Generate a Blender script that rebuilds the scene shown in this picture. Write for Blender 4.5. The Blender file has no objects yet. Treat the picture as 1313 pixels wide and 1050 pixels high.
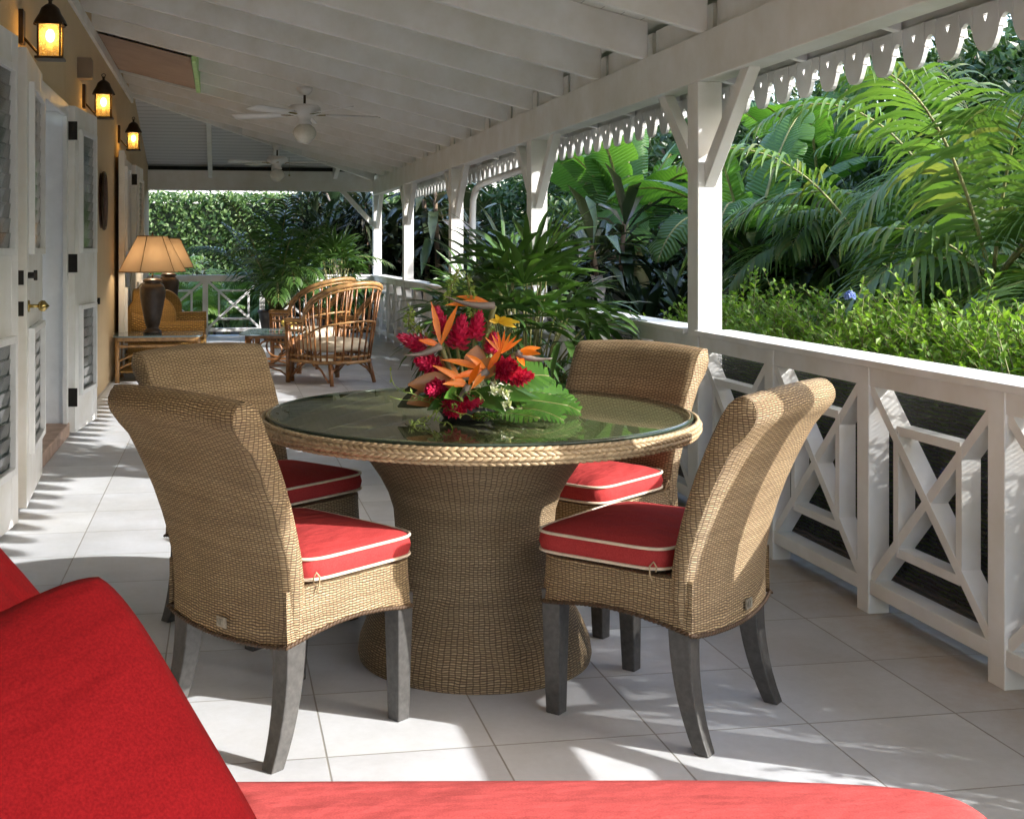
import bpy, bmesh, math, random
from mathutils import Vector, Matrix, Euler, Quaternion
PI = math.pi
R = math.radians
rnd = random.Random(7)
scene = bpy.context.scene
COL = scene.collection
YAW = R(9.6)
CY, SY = math.cos(YAW), math.sin(YAW)
def cw(x, z):                       # a point of the frame turned 9.6 degrees, to world
    return (x*CY + z*SY, -x*SY + z*CY)

# ------------------------------------------------------------------ mesh collector
class MB:
    def __init__(s): s.v=[]; s.f=[]; s.uv=[]; s.sm=[]
    def add(s, vs, fs, uvs=None, smooth=False, M=None):
        b=len(s.v)
        if M is not None: vs=[M@Vector(p) for p in vs]
        s.v.extend([tuple(p) for p in vs])
        for i,f in enumerate(fs):
            s.f.append([b+k for k in f])
            s.uv.append(uvs[i] if uvs else None)
            s.sm.append(smooth)
        return s
    def box(s, c, d, rot=None, M=None):
        x,y,z=[k/2 for k in d]
        P=[(-x,-y,-z),(x,-y,-z),(x,y,-z),(-x,y,-z),(-x,-y,z),(x,-y,z),(x,y,z),(-x,y,z)]
        T=Matrix.Translation(c)
        if rot is not None: T=T@(Euler(rot).to_matrix().to_4x4() if not isinstance(rot,Matrix) else rot.to_4x4())
        if M is not None: T=M@T
        F=[(0,3,2,1),(4,5,6,7),(0,1,5,4),(1,2,6,5),(2,3,7,6),(3,0,4,7)]
        D=d
        U=[]
        for f in F:
            pts=[P[k] for k in f]
            n=(Vector(pts[1])-Vector(pts[0])).cross(Vector(pts[2])-Vector(pts[1]))
            a=[abs(k) for k in n]; m=a.index(max(a))
            ij=[(1,2),(0,2),(0,1)][m]
            U.append([(p[ij[0]],p[ij[1]]) for p in pts])
        return s.add(P,F,U,False,T)
    def bar(s, a, b, w, h, up=(0,0,1), M=None):     # box from a to b, w sideways, h along up
        a=Vector(a); b=Vector(b); d=b-a; L=d.length; d.normalize()
        up=Vector(up); sd=d.cross(up)
        if sd.length<1e-5: sd=d.cross(Vector((0,1,0)))
        sd.normalize(); u=sd.cross(d)
        Rm=Matrix((d,sd,u)).transposed()
        return s.box((a+b)/2,(L,w,h),Rm,M)
    def tube(s, pts, r, n=8, closed=False, M=None, caps=True, uvs=None):
        pts=[Vector(p) for p in pts]; m=len(pts)
        rs=r if isinstance(r,(list,tuple)) else [r]*m
        V=[];F=[];U=[]
        prev=None; L=0
        Ls=[]
        for i in range(m):
            if closed: t=pts[(i+1)%m]-pts[i-1]
            else: t=pts[min(i+1,m-1)]-pts[max(i-1,0)]
            if t.length<1e-9: t=Vector((0,0,1))
            t.normalize()
            if prev is None:
                prev=t.orthogonal().normalized()
            else:
                prev=prev-t*prev.dot(t)
                if prev.length<1e-6: prev=t.orthogonal()
                prev.normalize()
            b=t.cross(prev)
            if i: L+=(pts[i]-pts[i-1]).length
            Ls.append(L)
            for k in range(n):
                a=2*PI*k/n
                V.append(pts[i]+(prev*math.cos(a)+b*math.sin(a))*rs[i])
        for i in range(m if closed else m-1):
            j=(i+1)%m
            for k in range(n):
                l=(k+1)%n
                F.append((i*n+k,j*n+k,j*n+l,i*n+l))
                c=2*PI*rs[i]/n
                l2=Ls[j] if j else L
                U.append([(Ls[i],k*c),(l2,k*c),(l2,(k+1)*c),(Ls[i],(k+1)*c)])
        if caps and not closed:
            F.append(tuple(range(n-1,-1,-1))); U.append([(0,0)]*n)
            F.append(tuple((m-1)*n+k for k in range(n))); U.append([(0,0)]*n)
        return s.add(V,F,U,True,M)
    def lathe(s, prof, n=48, M=None, uscale=None, cap=False):
        V=[];F=[];U=[]; L=[0]
        for i in range(1,len(prof)):
            L.append(L[-1]+math.hypot(prof[i][0]-prof[i-1][0],prof[i][1]-prof[i-1][1]))
        rm=uscale if uscale else max(p[0] for p in prof)
        for (r,z) in prof:
            for k in range(n):
                a=2*PI*k/n; V.append((r*math.cos(a),r*math.sin(a),z))
        for i in range(len(prof)-1):
            for k in range(n):
                l=(k+1)%n
                F.append((i*n+k,i*n+l,(i+1)*n+l,(i+1)*n+k))
                u0=2*PI*k/n*rm; u1=2*PI*(k+1)/n*rm
                U.append([(u0,L[i]),(u1,L[i]),(u1,L[i+1]),(u0,L[i+1])])
        if cap:
            F.append(tuple((len(prof)-1)*n+k for k in range(n))); U.append([(V[(len(prof)-1)*n+k][0],V[(len(prof)-1)*n+k][1]) for k in range(n)])
            F.append(tuple(range(n-1,-1,-1))); U.append([(V[k][0],V[k][1]) for k in range(n-1,-1,-1)])
        return s.add(V,F,U,True,M)
    def grid(s, rows, uvrows=None, closed_u=False, M=None, smooth=True):
        nr=len(rows); nc=len(rows[0]); V=[p for r in rows for p in r]; F=[];U=[] if uvrows else None
        for i in range(nr-1):
            for k in range(nc if closed_u else nc-1):
                l=(k+1)%nc
                F.append((i*nc+k,i*nc+l,(i+1)*nc+l,(i+1)*nc+k))
                if uvrows: U.append([uvrows[i][k],uvrows[i][l if l else (nc if len(uvrows[i])>nc else 0)],uvrows[i+1][l if l else (nc if len(uvrows[i])>nc else 0)],uvrows[i+1][k]])
        return s.add(V,F,U,smooth,M)
    def ball(s, c, r, n=10, m=7, M=None, rot=None):
        r=r if isinstance(r,(tuple,list)) else (r,r,r)
        V=[];F=[]
        Rm=rot if rot is not None else Matrix.Identity(3)
        V.append(Vector(c)+Rm@Vector((0,0,-r[2])))
        for i in range(1,m):
            t=-PI/2+PI*i/m
            for k in range(n):
                a=2*PI*k/n
                V.append(Vector(c)+Rm@Vector((r[0]*math.cos(t)*math.cos(a),r[1]*math.cos(t)*math.sin(a),r[2]*math.sin(t))))
        V.append(Vector(c)+Rm@Vector((0,0,r[2])))
        for k in range(n):
            l=(k+1)%n
            F.append((0,1+l,1+k)); F.append((len(V)-1,1+(m-2)*n+k,1+(m-2)*n+l))
            for i in range(m-2): F.append((1+i*n+k,1+i*n+l,1+(i+1)*n+l,1+(i+1)*n+k))
        return s.add(V,F,None,True,M)
    def prism(s, poly, axis, a, b, M=None, smooth=False):     # poly in the other two axes, extruded a..b on axis
        def mk(p,t):
            if axis=='y': return (p[0],t,p[1])
            if axis=='x': return (t,p[0],p[1])
            return (p[0],p[1],t)
        n=len(poly); V=[mk(p,a) for p in poly]+[mk(p,b) for p in poly]
        F=[tuple(range(n)),tuple(range(2*n-1,n-1,-1))]; U=[[poly[k] for k in range(n)],[poly[k] for k in range(n-1,-1,-1)]]
        L=0
        for k in range(n):
            l=(k+1)%n; e=math.hypot(poly[l][0]-poly[k][0],poly[l][1]-poly[k][1])
            F.append((k,k+n,l+n,l)); U.append([(L,a),(L,b),(L+e,b),(L+e,a)]); L+=e
        return s.add(V,F,U,smooth,M)
    def build(s, name, mat, parent=None, bevel=0, auto=None):
        me=bpy.data.meshes.new(name)
        me.from_pydata(s.v,[],s.f)
        uvl=me.uv_layers.new(name='UVMap')
        flat=[]
        for f,u in zip(s.f,s.uv):
            if u is None: flat.extend([0.0,0.0]*len(f))
            else:
                for p in u: flat.extend((p[0],p[1]))
        uvl.data.foreach_set('uv',flat)
        me.polygons.foreach_set('use_smooth',s.sm)
        for mm in (mat if isinstance(mat,(list,tuple)) else [mat]): me.materials.append(mm)
        me.validate(); me.update()
        if not any(u is None for u in s.uv) or True:
            bm=bmesh.new(); bm.from_mesh(me)
            if len(s.f)<60000 and s.fix: bmesh.ops.recalc_face_normals(bm,faces=bm.faces)
            bm.to_mesh(me); bm.free()
        o=bpy.data.objects.new(name,me); COL.objects.link(o)
        if parent: o.parent=parent
        if bevel:
            b=o.modifiers.new('bevel','BEVEL'); b.width=bevel; b.segments=2; b.limit_method='ANGLE'; b.angle_limit=R(40)
        return o
    fix=True

def tag(o,label=None,cat=None,group=None,kind=None):
    if label: o['label']=label
    if cat: o['category']=cat
    if group: o['group']=group
    if kind: o['kind']=kind
    return o
def thing(name,label,cat,loc=(0,0,0),rz=0,group=None,rot=None):
    o=bpy.data.objects.new(name,None); COL.objects.link(o); o.empty_display_size=0.1
    o.location=loc; o.rotation_euler=rot if rot else (0,0,rz)
    return tag(o,label,cat,group)
def copy_tree(o,parent=None):
    c=o.copy(); COL.objects.link(c); c.parent=parent
    for ch in list(o.children): copy_tree(ch,c)
    return c

def blade(b,c,d,L,W,droop,seg=4,u=Vector((0,0,1)),twist=0,fold=.3,tip=.0,peak=.35):
    dd=d.copy().normalized(); p=c.copy(); st=L/seg; rows=[]
    for i in range(seg+1):
        f=i/seg; s=dd.cross(u)
        if s.length<1e-3: s=dd.orthogonal()
        s.normalize(); n=s.cross(dd)
        w=W*.5*(min(1,(f/peak)**.7 if f<peak else 1)*(1-((f-peak)/(1-peak))**1.6 if f>peak else 1)+.06)
        rows.append((p-s*w+n*w*fold,p,p+s*w+n*w*fold))
        dd=(dd-Vector((0,0,1))*droop/seg*(1+f)).normalized(); p=p+dd*st
    V=[q for r in rows for q in r];F=[]
    for i in range(seg):
        F.append((i*3,i*3+1,i*3+4,i*3+3)); F.append((i*3+1,i*3+2,i*3+5,i*3+4))
    U=[[(.0 if k%3==0 else .5 if k%3==1 else 1.,(k//3)/seg*L) for k in f] for f in F]
    b.add(V,F,U,True)
def lf(b,c,d,u,L,W,fold=.25,droop=0):
    s=d.cross(u)
    if s.length<1e-4: s=d.orthogonal()
    s.normalize(); n=s.cross(d); m=c+d*(L*.45)+n*(fold*W*.5); tip=c+d*L-n*droop*L
    b.add([c,m+s*W*.5,tip,m-s*W*.5,c+d*(L*.5)-n*(fold*W*.3)],[(0,1,4),(1,2,4),(2,3,4),(3,0,4)])
def rdir0(r):
    z=r.uniform(-1,1); a=r.uniform(0,2*PI); q=math.sqrt(1-z*z); return Vector((q*math.cos(a),q*math.sin(a),z))
# ------------------------------------------------------------------ materials
def mat(name):
    m=bpy.data.materials.new(name); m.use_nodes=True; nt=m.node_tree; nt.nodes.clear()
    out=nt.nodes.new('ShaderNodeOutputMaterial')
    return m,nt,out
class NT:
    def __init__(s,nt): s.nt=nt
    def n(s,t,**k):
        x=s.nt.nodes.new(t)
        for a,b in k.items(): setattr(x,a,b)
        return x
    def l(s,a,b): s.nt.links.new(a,b)
    def math(s,op,a,b=None,c=None):
        x=s.n('ShaderNodeMath',operation=op)
        for i,v in enumerate((a,b,c)):
            if v is None: continue
            if hasattr(v,'default_value'): s.l(v,x.inputs[i])
            else: x.inputs[i].default_value=v
        return x.outputs[0]
    def mix(s,f,a,b,blend='MIX'):
        x=s.n('ShaderNodeMix',data_type='RGBA',blend_type=blend)
        for i,v in ((0,f),(6,a),(7,b)):
            if hasattr(v,'default_value'): s.l(v,x.inputs[i])
            else: x.inputs[i].default_value=(tuple(v)+(1,) if isinstance(v,(tuple,list)) and len(v)==3 else v)
        return x.outputs[2]
    def ramp(s,f,a,b,lo=0.,hi=1.):
        x=s.n('ShaderNodeMapRange'); s.l(f,x.inputs[0])
        x.inputs[1].default_value=a; x.inputs[2].default_value=b; x.inputs[3].default_value=lo; x.inputs[4].default_value=hi
        return x.outputs[0]
    def noise(s,vec,scale,detail=3,rough=.5):
        x=s.n('ShaderNodeTexNoise'); x.inputs['Scale'].default_value=scale; x.inputs['Detail'].default_value=detail; x.inputs['Roughness'].default_value=rough
        if vec is not None: s.l(vec,x.inputs['Vector'])
        return x.outputs[0]
    def bump(s,h,dist,strength=1.):
        x=s.n('ShaderNodeBump'); x.inputs['Distance'].default_value=dist; x.inputs['Strength'].default_value=strength; s.l(h,x.inputs['Height'])
        return x.outputs[0]
    def scale(s,vec,sc):
        x=s.n('ShaderNodeMapping'); x.inputs['Scale'].default_value=sc; s.l(vec,x.inputs['Vector']); return x.outputs[0]
def principled(name,col,rough=.5,var=.12,vscale=6,bump=0.0,bscale=60,stretch=None,metal=0,coat=0,spec=None,coords='Object',col2=None,sheen=0):
    m,nt,out=mat(name); T=NT(nt)
    b=T.n('ShaderNodeBsdfPrincipled'); T.l(b.outputs[0],out.inputs[0])
    tc=T.n('ShaderNodeTexCoord').outputs[coords]
    v=T.scale(tc,stretch) if stretch else tc
    nz=T.noise(v,vscale,4,.6)
    c2=col2 if col2 else tuple(k*(1-var*1.6) for k in col)
    c=T.mix(T.ramp(nz,.3,.7),tuple(min(1,k*(1+var*.4)) for k in col),c2)
    T.l(c,b.inputs['Base Color'])
    b.inputs['Roughness'].default_value=rough; b.inputs['Metallic'].default_value=metal
    if coat: b.inputs['Coat Weight'].default_value=coat
    if sheen: b.inputs['Sheen Weight'].default_value=sheen
    if spec is not None: b.inputs['Specular IOR Level'].default_value=spec
    if bump: T.l(T.bump(T.noise(v,bscale,3,.6),bump),b.inputs['Normal'])
    return m
M={}
M['white']=principled('white_paint',(.81,.82,.83),.45,.07,3.5,.0009,26,stretch=(1,1,1),col2=(.70,.69,.65))
M['trim']=principled('trim_paint',(.78,.79,.80),.4,.06,8,.0004,60)
M['ceil']=None
M['black']=principled('black_metal',(.025,.022,.02),.45,.2,20,metal=.6)
M['bronze']=principled('dark_bronze',(.06,.04,.025),.4,.3,14,metal=.8)
M['brass']=principled('brass',(.55,.42,.16),.25,.25,30,metal=1)
M['stone']=principled('threshold_stone',(.5,.36,.28),.7,.2,9,.001)
M['leg']=principled('pewter_leg_paint',(.075,.072,.068),.38,.25,60,.0003,150)
M['cream']=principled('cream_fabric',(.68,.60,.46),.9,.08,12,.0006,300)
M['rattan']=principled('rattan_cane',(.33,.14,.045),.35,.4,26,.0004,60,coat=.25)
M['rattanhi']=principled('golden_cane',(.44,.24,.09),.4,.35,20,.0004,60,coat=.2)
M['lampbase']=principled('lamp_ceramic',(.045,.03,.024),.35,.35,24,.0008,70)
M['palestone']=principled('far_wall_paint',(.75,.74,.7),.8,.08,3)
M['greenlit']=principled('green_daylight',(.50,.80,.34),.5,.15,14)
M['pink']=principled('lamplit_plaster',(.40,.29,.23),.8,.1,4)
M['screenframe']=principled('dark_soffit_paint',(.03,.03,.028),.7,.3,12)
M['soil']=principled('garden_soil',(.055,.04,.025),.95,.4,3,.02,12,col2=(.03,.025,.015))
M['trunk']=principled('trunk_bark',(.16,.11,.07),.9,.4,9,.006,30)
M['bstem']=principled('banana_stem',(.14,.13,.045),.7,.5,6,.004,20,stretch=(1,1,.25),col2=(.06,.035,.02))
M['cane']=principled('palm_cane',(.24,.24,.08),.6,.4,9,.001,30)
M['pot']=principled('pot_glaze',(.035,.026,.02),.4,.2,8)
M['fruit']=principled('yellow_flower',(.85,.62,.14),.5,.1,9)

def ceiling_mat():
    m,nt,out=mat('ceiling_board_paint'); T=NT(nt)
    b=T.n('ShaderNodeBsdfPrincipled'); T.l(b.outputs[0],out.inputs[0])
    tc=T.n('ShaderNodeTexCoord').outputs['Object']
    sx=T.n('ShaderNodeSeparateXYZ'); T.l(tc,sx.inputs[0])
    fr=T.math('FRACT',T.math('MULTIPLY',sx.outputs[0],1/.11))
    g=T.math('LESS_THAN',fr,.05)
    nz=T.noise(tc,3,4)
    c=T.mix(T.ramp(nz,.3,.7),(.80,.80,.77),(.74,.74,.70))
    c=T.mix(g,c,(.42,.42,.40)); T.l(c,b.inputs['Base Color']); b.inputs['Roughness'].default_value=.6
    return m
M['ceil']=ceiling_mat()

def tile_mat():
    m,nt,out=mat('pale_floor_tile'); T=NT(nt)
    b=T.n('ShaderNodeBsdfPrincipled'); T.l(b.outputs[0],out.inputs[0])
    tc=T.n('ShaderNodeTexCoord').outputs['Object']
    mp=T.n('ShaderNodeMapping'); T.l(tc,mp.inputs[0]); mp.inputs['Location'].default_value=(.60+.43*20,-3.02+.43*20,0)
    br=T.n('ShaderNodeTexBrick'); T.l(mp.outputs[0],br.inputs['Vector']); br.offset=0; br.squash=1
    br.inputs['Scale'].default_value=1; br.inputs['Brick Width'].default_value=.43; br.inputs['Row Height'].default_value=.43
    br.inputs['Mortar Size'].default_value=.0028; br.inputs['Mortar Smooth'].default_value=.3; br.inputs['Bias'].default_value=-.2
    br.inputs['Color1'].default_value=(.60,.62,.65,1); br.inputs['Color2'].default_value=(.50,.52,.56,1); br.inputs['Mortar'].default_value=(.30,.29,.27,1)
    n1=T.noise(tc,2.2,5,.65); n2=T.noise(tc,45,3,.7); n3=T.noise(tc,9,4,.7)
    c=T.mix(T.ramp(n1,.35,.65,0,1),br.outputs['Color'],T.mix(1.,br.outputs['Color'],(.84,.83,.80),'MULTIPLY'))
    c=T.mix(T.ramp(n2,.35,.75,0,.35),c,T.mix(1.,c,(.82,.82,.82),'MULTIPLY'))
    sp=T.noise(tc,150,2,.8); c=T.mix(T.ramp(sp,.68,.74,0,.35),c,(.30,.28,.25))
    # warm dirt band along the foot of the railing
    sx=T.n('ShaderNodeSeparateXYZ'); T.l(tc,sx.inputs[0])
    d=T.ramp(sx.outputs[0],1.95,2.2,0,1); d=T.math('MULTIPLY',d,T.ramp(n3,.3,.7,.1,.6))
    c=T.mix(d,c,(.40,.27,.15)); T.l(c,b.inputs['Base Color'])
    T.l(T.ramp(n3,.3,.7,.38,.62),b.inputs['Roughness'])
    h=T.math('ADD',T.math('MULTIPLY',br.outputs['Fac'],-1.),T.math('MULTIPLY',n2,.12))
    T.l(T.bump(h,.0018),b.inputs['Normal'])
    return m
M['tile']=tile_mat()

def stucco():
    m,nt,out=mat('ochre_stucco'); T=NT(nt)
    b=T.n('ShaderNodeBsdfPrincipled'); T.l(b.outputs[0],out.inputs[0])
    tc=T.n('ShaderNodeTexCoord').outputs['Object']
    c=T.mix(T.ramp(T.noise(tc,1.3,5,.65),.3,.7),(.62,.49,.31),(.55,.43,.27)); T.l(c,b.inputs['Base Color'])
    b.inputs['Roughness'].default_value=.85
    T.l(T.bump(T.noise(tc,55,4,.7),.004),b.inputs['Normal'])
    return m
M['stucco']=stucco()

def wicker(name,hi,mid,lo,row=.0060,stake=.0128,bump=.0022,grain=.35):
    m,nt,out=mat(name); T=NT(nt)
    b=T.n('ShaderNodeBsdfPrincipled'); T.l(b.outputs[0],out.inputs[0])
    uv=T.n('ShaderNodeTexCoord').outputs['UV']
    wob=T.n('ShaderNodeTexNoise'); wob.inputs['Scale'].default_value=14; wob.inputs['Detail'].default_value=2; T.l(uv,wob.inputs['Vector'])
    sx=T.n('ShaderNodeSeparateXYZ'); T.l(uv,sx.inputs[0])
    wv=T.math('MULTIPLY',T.math('SUBTRACT',wob.outputs[0],.5),.018)
    u=T.math('MULTIPLY',T.math('ADD',sx.outputs[0],wv),1/stake); v=T.math('MULTIPLY',T.math('ADD',sx.outputs[1],wv),1/row)
    rowi=T.math('FLOOR',v); fv=T.math('FRACT',v)
    st=T.math('SINE',T.math('MULTIPLY',fv,PI))
    ov=T.math('SINE',T.math('MULTIPLY',T.math('ADD',u,rowi),PI))
    h=T.math('MULTIPLY',st,T.math('ADD',T.math('MULTIPLY',ov,.15),.80))
    gro=T.ramp(T.math('ABSOLUTE',T.math('SINE',T.math('MULTIPLY',u,PI))),.0,.55,.85,0)
    wn=T.n('ShaderNodeTexWhiteNoise',noise_dimensions='1D'); T.l(rowi,wn.inputs['W'])
    nz=T.noise(T.scale(uv,(60,260,1)),1,3,.6)
    big=T.noise(uv,5,4,.7)
    c=T.mix(T.ramp(wn.outputs[0],0,1,0,.75),hi,mid)
    c=T.mix(T.ramp(nz,.35,.7,0,grain),c,mid)
    c=T.mix(T.ramp(big,.40,.66,0,.8),c,mid)
    c=T.mix(T.ramp(T.noise(T.scale(uv,(3,22,1)),1,3,.6),.45,.7,0,.5),c,tuple(k*.6 for k in mid))
    c=T.mix(gro,c,lo)
    c=T.mix(T.ramp(h,.26,.80,1,0),c,lo)
    T.l(c,b.inputs['Base Color']); b.inputs['Roughness'].default_value=.55; b.inputs['Specular IOR Level'].default_value=.35
    T.l(T.bump(h,bump),b.inputs['Normal'])
    return m
M['wicker']=wicker('tan_wicker',(.68,.52,.31),(.40,.28,.15),(.065,.036,.017))
M['wickergold']=wicker('golden_wicker',(.62,.38,.10),(.42,.23,.05),(.12,.06,.015),row=.010,stake=.02)
M['wickertable']=wicker('table_wicker',(.58,.45,.28),(.36,.26,.145),(.06,.036,.018),row=.0066,stake=.0150)
M['braid']=principled('braided_cane',(.46,.35,.21),.55,.3,60,.0006,200,col2=(.27,.185,.10))

def fabric(name,col,col2,weave=700):
    m,nt,out=mat(name); T=NT(nt)
    b=T.n('ShaderNodeBsdfPrincipled'); T.l(b.outputs[0],out.inputs[0])
    tc=T.n('ShaderNodeTexCoord').outputs['Object']
    n1=T.noise(tc,weave,2,.6); n2=T.noise(tc,5,3)
    c=T.mix(T.ramp(n1,.3,.7),col,col2); c=T.mix(T.ramp(n2,.3,.7,0,.25),c,tuple(k*.8 for k in col))
    T.l(c,b.inputs['Base Color']); b.inputs['Roughness'].default_value=.9; b.inputs['Sheen Weight'].default_value=.0
    b.inputs['Specular IOR Level'].default_value=.15
    nw=T.noise(T.scale(tc,(1,2.2,1)),5,3,.55)
    h=T.math('ADD',T.math('MULTIPLY',n1,.02),nw)
    T.l(T.bump(h,.030,.6),b.inputs['Normal'])
    return m
M['red']=fabric('red_canvas',(.42,.050,.048),(.29,.026,.027),330)
M['redp']=fabric('crimson_canvas',(.30,.009,.012),(.19,.004,.007),330)
M['redc']=fabric('faded_coral_canvas',(.48,.085,.08),(.34,.050,.050),330)
M['piping']=principled('cream_piping',(.72,.60,.46),.8,.1,40)

def glass_thin(name,tint=(.75,.85,.78),refl=.10,rough=.01):
    m,nt,out=mat(name); T=NT(nt)
    tr=T.n('ShaderNodeBsdfTransparent'); tr.inputs[0].default_value=tint+(1,)
    gl=T.n('ShaderNodeBsdfGlossy'); gl.inputs['Roughness'].default_value=rough
    fr=T.n('ShaderNodeFresnel'); fr.inputs[0].default_value=1.5
    f=T.math('ADD',T.math('MULTIPLY',fr.outputs[0],1.25),refl)
    ge=T.n('ShaderNodeNewGeometry'); f=T.math('MULTIPLY',f,T.math('SUBTRACT',1.,ge.outputs['Backfacing']))
    mx=T.n('ShaderNodeMixShader'); T.l(f,mx.inputs[0]); T.l(tr.outputs[0],mx.inputs[1]); T.l(gl.outputs[0],mx.inputs[2]); T.l(mx.outputs[0],out.inputs[0])
    return m
M['tglass']=glass_thin('table_glass',(.86,.92,.86),.02,.012)
M['dglass']=glass_thin('door_glass',(.55,.6,.57),.14,.14)
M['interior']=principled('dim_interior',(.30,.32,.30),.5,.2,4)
def mesh_screen():
    m,nt,out=mat('black_mesh_screen'); T=NT(nt)
    tr=T.n('ShaderNodeBsdfTransparent'); d=T.n('ShaderNodeBsdfPrincipled'); d.inputs['Base Color'].default_value=(.018,.018,.022,1); d.inputs['Roughness'].default_value=.5
    uv=T.n('ShaderNodeTexCoord').outputs['Object']
    nz=T.noise(uv,5,3)
    w=T.n('ShaderNodeTexWave'); w.bands_direction='Z'; w.inputs['Scale'].default_value=22; w.inputs['Distortion'].default_value=5; w.inputs['Detail'].default_value=1.5; w.inputs['Detail Scale'].default_value=.6; T.l(uv,w.inputs['Vector'])
    T.l(T.bump(w.outputs['Fac'],.004),d.inputs['Normal'])
    f=T.math('ADD',T.math('MULTIPLY',w.outputs['Fac'],.18),.66)
    mx=T.n('ShaderNodeMixShader'); T.l(f,mx.inputs[0]); T.l(tr.outputs[0],mx.inputs[1]); T.l(d.outputs[0],mx.inputs[2]); T.l(mx.outputs[0],out.inputs[0])
    return m
M['mesh']=mesh_screen()
def emit(name,col,st,noise=None,base=(.8,.6,.3)):
    m,nt,out=mat(name); T=NT(nt)
    b=T.n('ShaderNodeBsdfPrincipled'); T.l(b.outputs[0],out.inputs[0]); b.inputs['Base Color'].default_value=base+(1,)
    b.inputs['Emission Color'].default_value=col+(1,); b.inputs['Emission Strength'].default_value=st
    tc=T.n('ShaderNodeTexCoord').outputs['Object']
    T.l(T.bump(T.noise(tc,70,2),.002),b.inputs['Normal'])
    return m
M['bulb']=emit('lit_bulb',(1,.72,.36),7)
M['shade']=emit('lit_lamp_shade',(1,.55,.22),.16,base=(.62,.42,.24))
M['shade2']=M['shade']
def amber():
    m,nt,out=mat('seeded_amber_glass'); T=NT(nt)
    tc=T.n('ShaderNodeTexCoord').outputs['Object']
    tr=T.n('ShaderNodeBsdfTransparent'); tr.inputs[0].default_value=(1,.86,.52,1)
    tl=T.n('ShaderNodeBsdfTranslucent'); tl.inputs[0].default_value=(.70,.55,.30,1)
    gl=T.n('ShaderNodeBsdfGlossy'); gl.inputs['Roughness'].default_value=.15
    T.l(T.bump(T.noise(tc,90,2),.004),gl.inputs['Normal']); 
    a=T.n('ShaderNodeMixShader'); T.l(T.ramp(T.noise(tc,60,2),.3,.7,.12,.40),a.inputs[0]); T.l(tr.outputs[0],a.inputs[1]); T.l(tl.outputs[0],a.inputs[2])
    c=T.n('ShaderNodeMixShader'); c.inputs[0].default_value=.07; T.l(a.outputs[0],c.inputs[1]); T.l(gl.outputs[0],c.inputs[2])
    T.l(c.outputs[0],out.inputs[0])
    return m
M['amber']=amber()
def frosted():
    return principled('frosted_globe',(.70,.69,.62),.25,.1,30,.002,90,coat=.3)
M['globe']=frosted()

def leaf(name,a,b,trans=.35,rough=.38,nscale=1.2,spec=.5,third=None,stripes=None):
    m,nt,out=mat(name); T=NT(nt)
    g=T.n('ShaderNodeNewGeometry'); tc=T.n('ShaderNodeTexCoord').outputs['Object']
    ri=g.outputs['Random Per Island']
    c=T.mix(ri,a,b)
    if third: c=T.mix(T.ramp(ri,.86,.94),c,third)
    if stripes:
        uv=T.n('ShaderNodeTexCoord').outputs['UV']; sx=T.n('ShaderNodeSeparateXYZ'); T.l(uv,sx.inputs[0])
        mid=T.math('ABSOLUTE',T.math('SUBTRACT',sx.outputs[0],.5))
        wv=T.math('SINE',T.math('MULTIPLY',T.math('ADD',sx.outputs[1],T.math('MULTIPLY',mid,-.12)),stripes))
        c=T.mix(T.ramp(wv,.2,1,0,.35),c,tuple(k*.6 for k in a))
        c=T.mix(T.math('LESS_THAN',mid,.022),c,(.30,.36,.12))
    c=T.mix(T.ramp(T.noise(tc,nscale,3),.3,.7,0,.5),c,tuple(k*.62 for k in a))
    p=T.n('ShaderNodeBsdfPrincipled'); T.l(c,p.inputs['Base Color']); p.inputs['Roughness'].default_value=rough; p.inputs['Specular IOR Level'].default_value=spec
    tl=T.n('ShaderNodeBsdfTranslucent')
    c2=T.mix(1.,c,(1.0,1.15,.45),'MULTIPLY'); T.l(c2,tl.inputs[0])
    if stripes:
        bm=T.bump(wv,.004); T.l(bm,p.inputs['Normal'])
    mx=T.n('ShaderNodeMixShader'); mx.inputs[0].default_value=trans; T.l(p.outputs[0],mx.inputs[1]); T.l(tl.outputs[0],mx.inputs[2]); T.l(mx.outputs[0],out.inputs[0])
    return m
M['l_palm']=leaf('areca_leaf',(.095,.18,.045),(.18,.29,.065),.38,.34,third=(.24,.26,.08))
M['l_rhapis']=leaf('lady_palm_leaf',(.045,.105,.025),(.10,.19,.045),.25,.3)
M['l_banana']=leaf('banana_leaf',(.07,.17,.04),(.12,.25,.045),.45,.3,1.5,stripes=170)
M['l_hedge']=leaf('plumbago_leaf',(.14,.27,.04),(.30,.44,.07),.45,.45)
M['l_far']=leaf('far_hedge_leaf',(.05,.11,.03),(.14,.22,.06),.3,.5)
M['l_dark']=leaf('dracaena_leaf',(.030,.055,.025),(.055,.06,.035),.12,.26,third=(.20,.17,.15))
M['l_wood']=leaf('tree_leaf',(.028,.065,.018),(.06,.115,.028),.3,.4)
M['l_mon']=leaf('monstera_leaf',(.040,.11,.018),(.075,.18,.028),.22,.2,6)
M['l_lime']=leaf('lime_foliage',(.25,.36,.08),(.38,.48,.14),.35,.5,9)
M['f_red']=leaf('ginger_bract',(.55,.010,.06),(.75,.05,.16),.2,.35,8)
M['f_orange']=leaf('orange_petal',(.90,.17,.01),(.88,.30,.03),.3,.4,8)
M['f_brown']=leaf('bronze_leaf',(.30,.10,.02),(.42,.19,.06),.25,.35,7)
M['f_beak']=leaf('beak_bract',(.22,.17,.17),(.28,.25,.2),.15,.4,7)
M['f_white']=leaf('white_orchid',(.72,.70,.60),(.70,.75,.52),.3,.5,7)
M['f_yellow']=leaf('yellow_petal',(.9,.60,.04),(.85,.52,.06),.25,.45,7)
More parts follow.
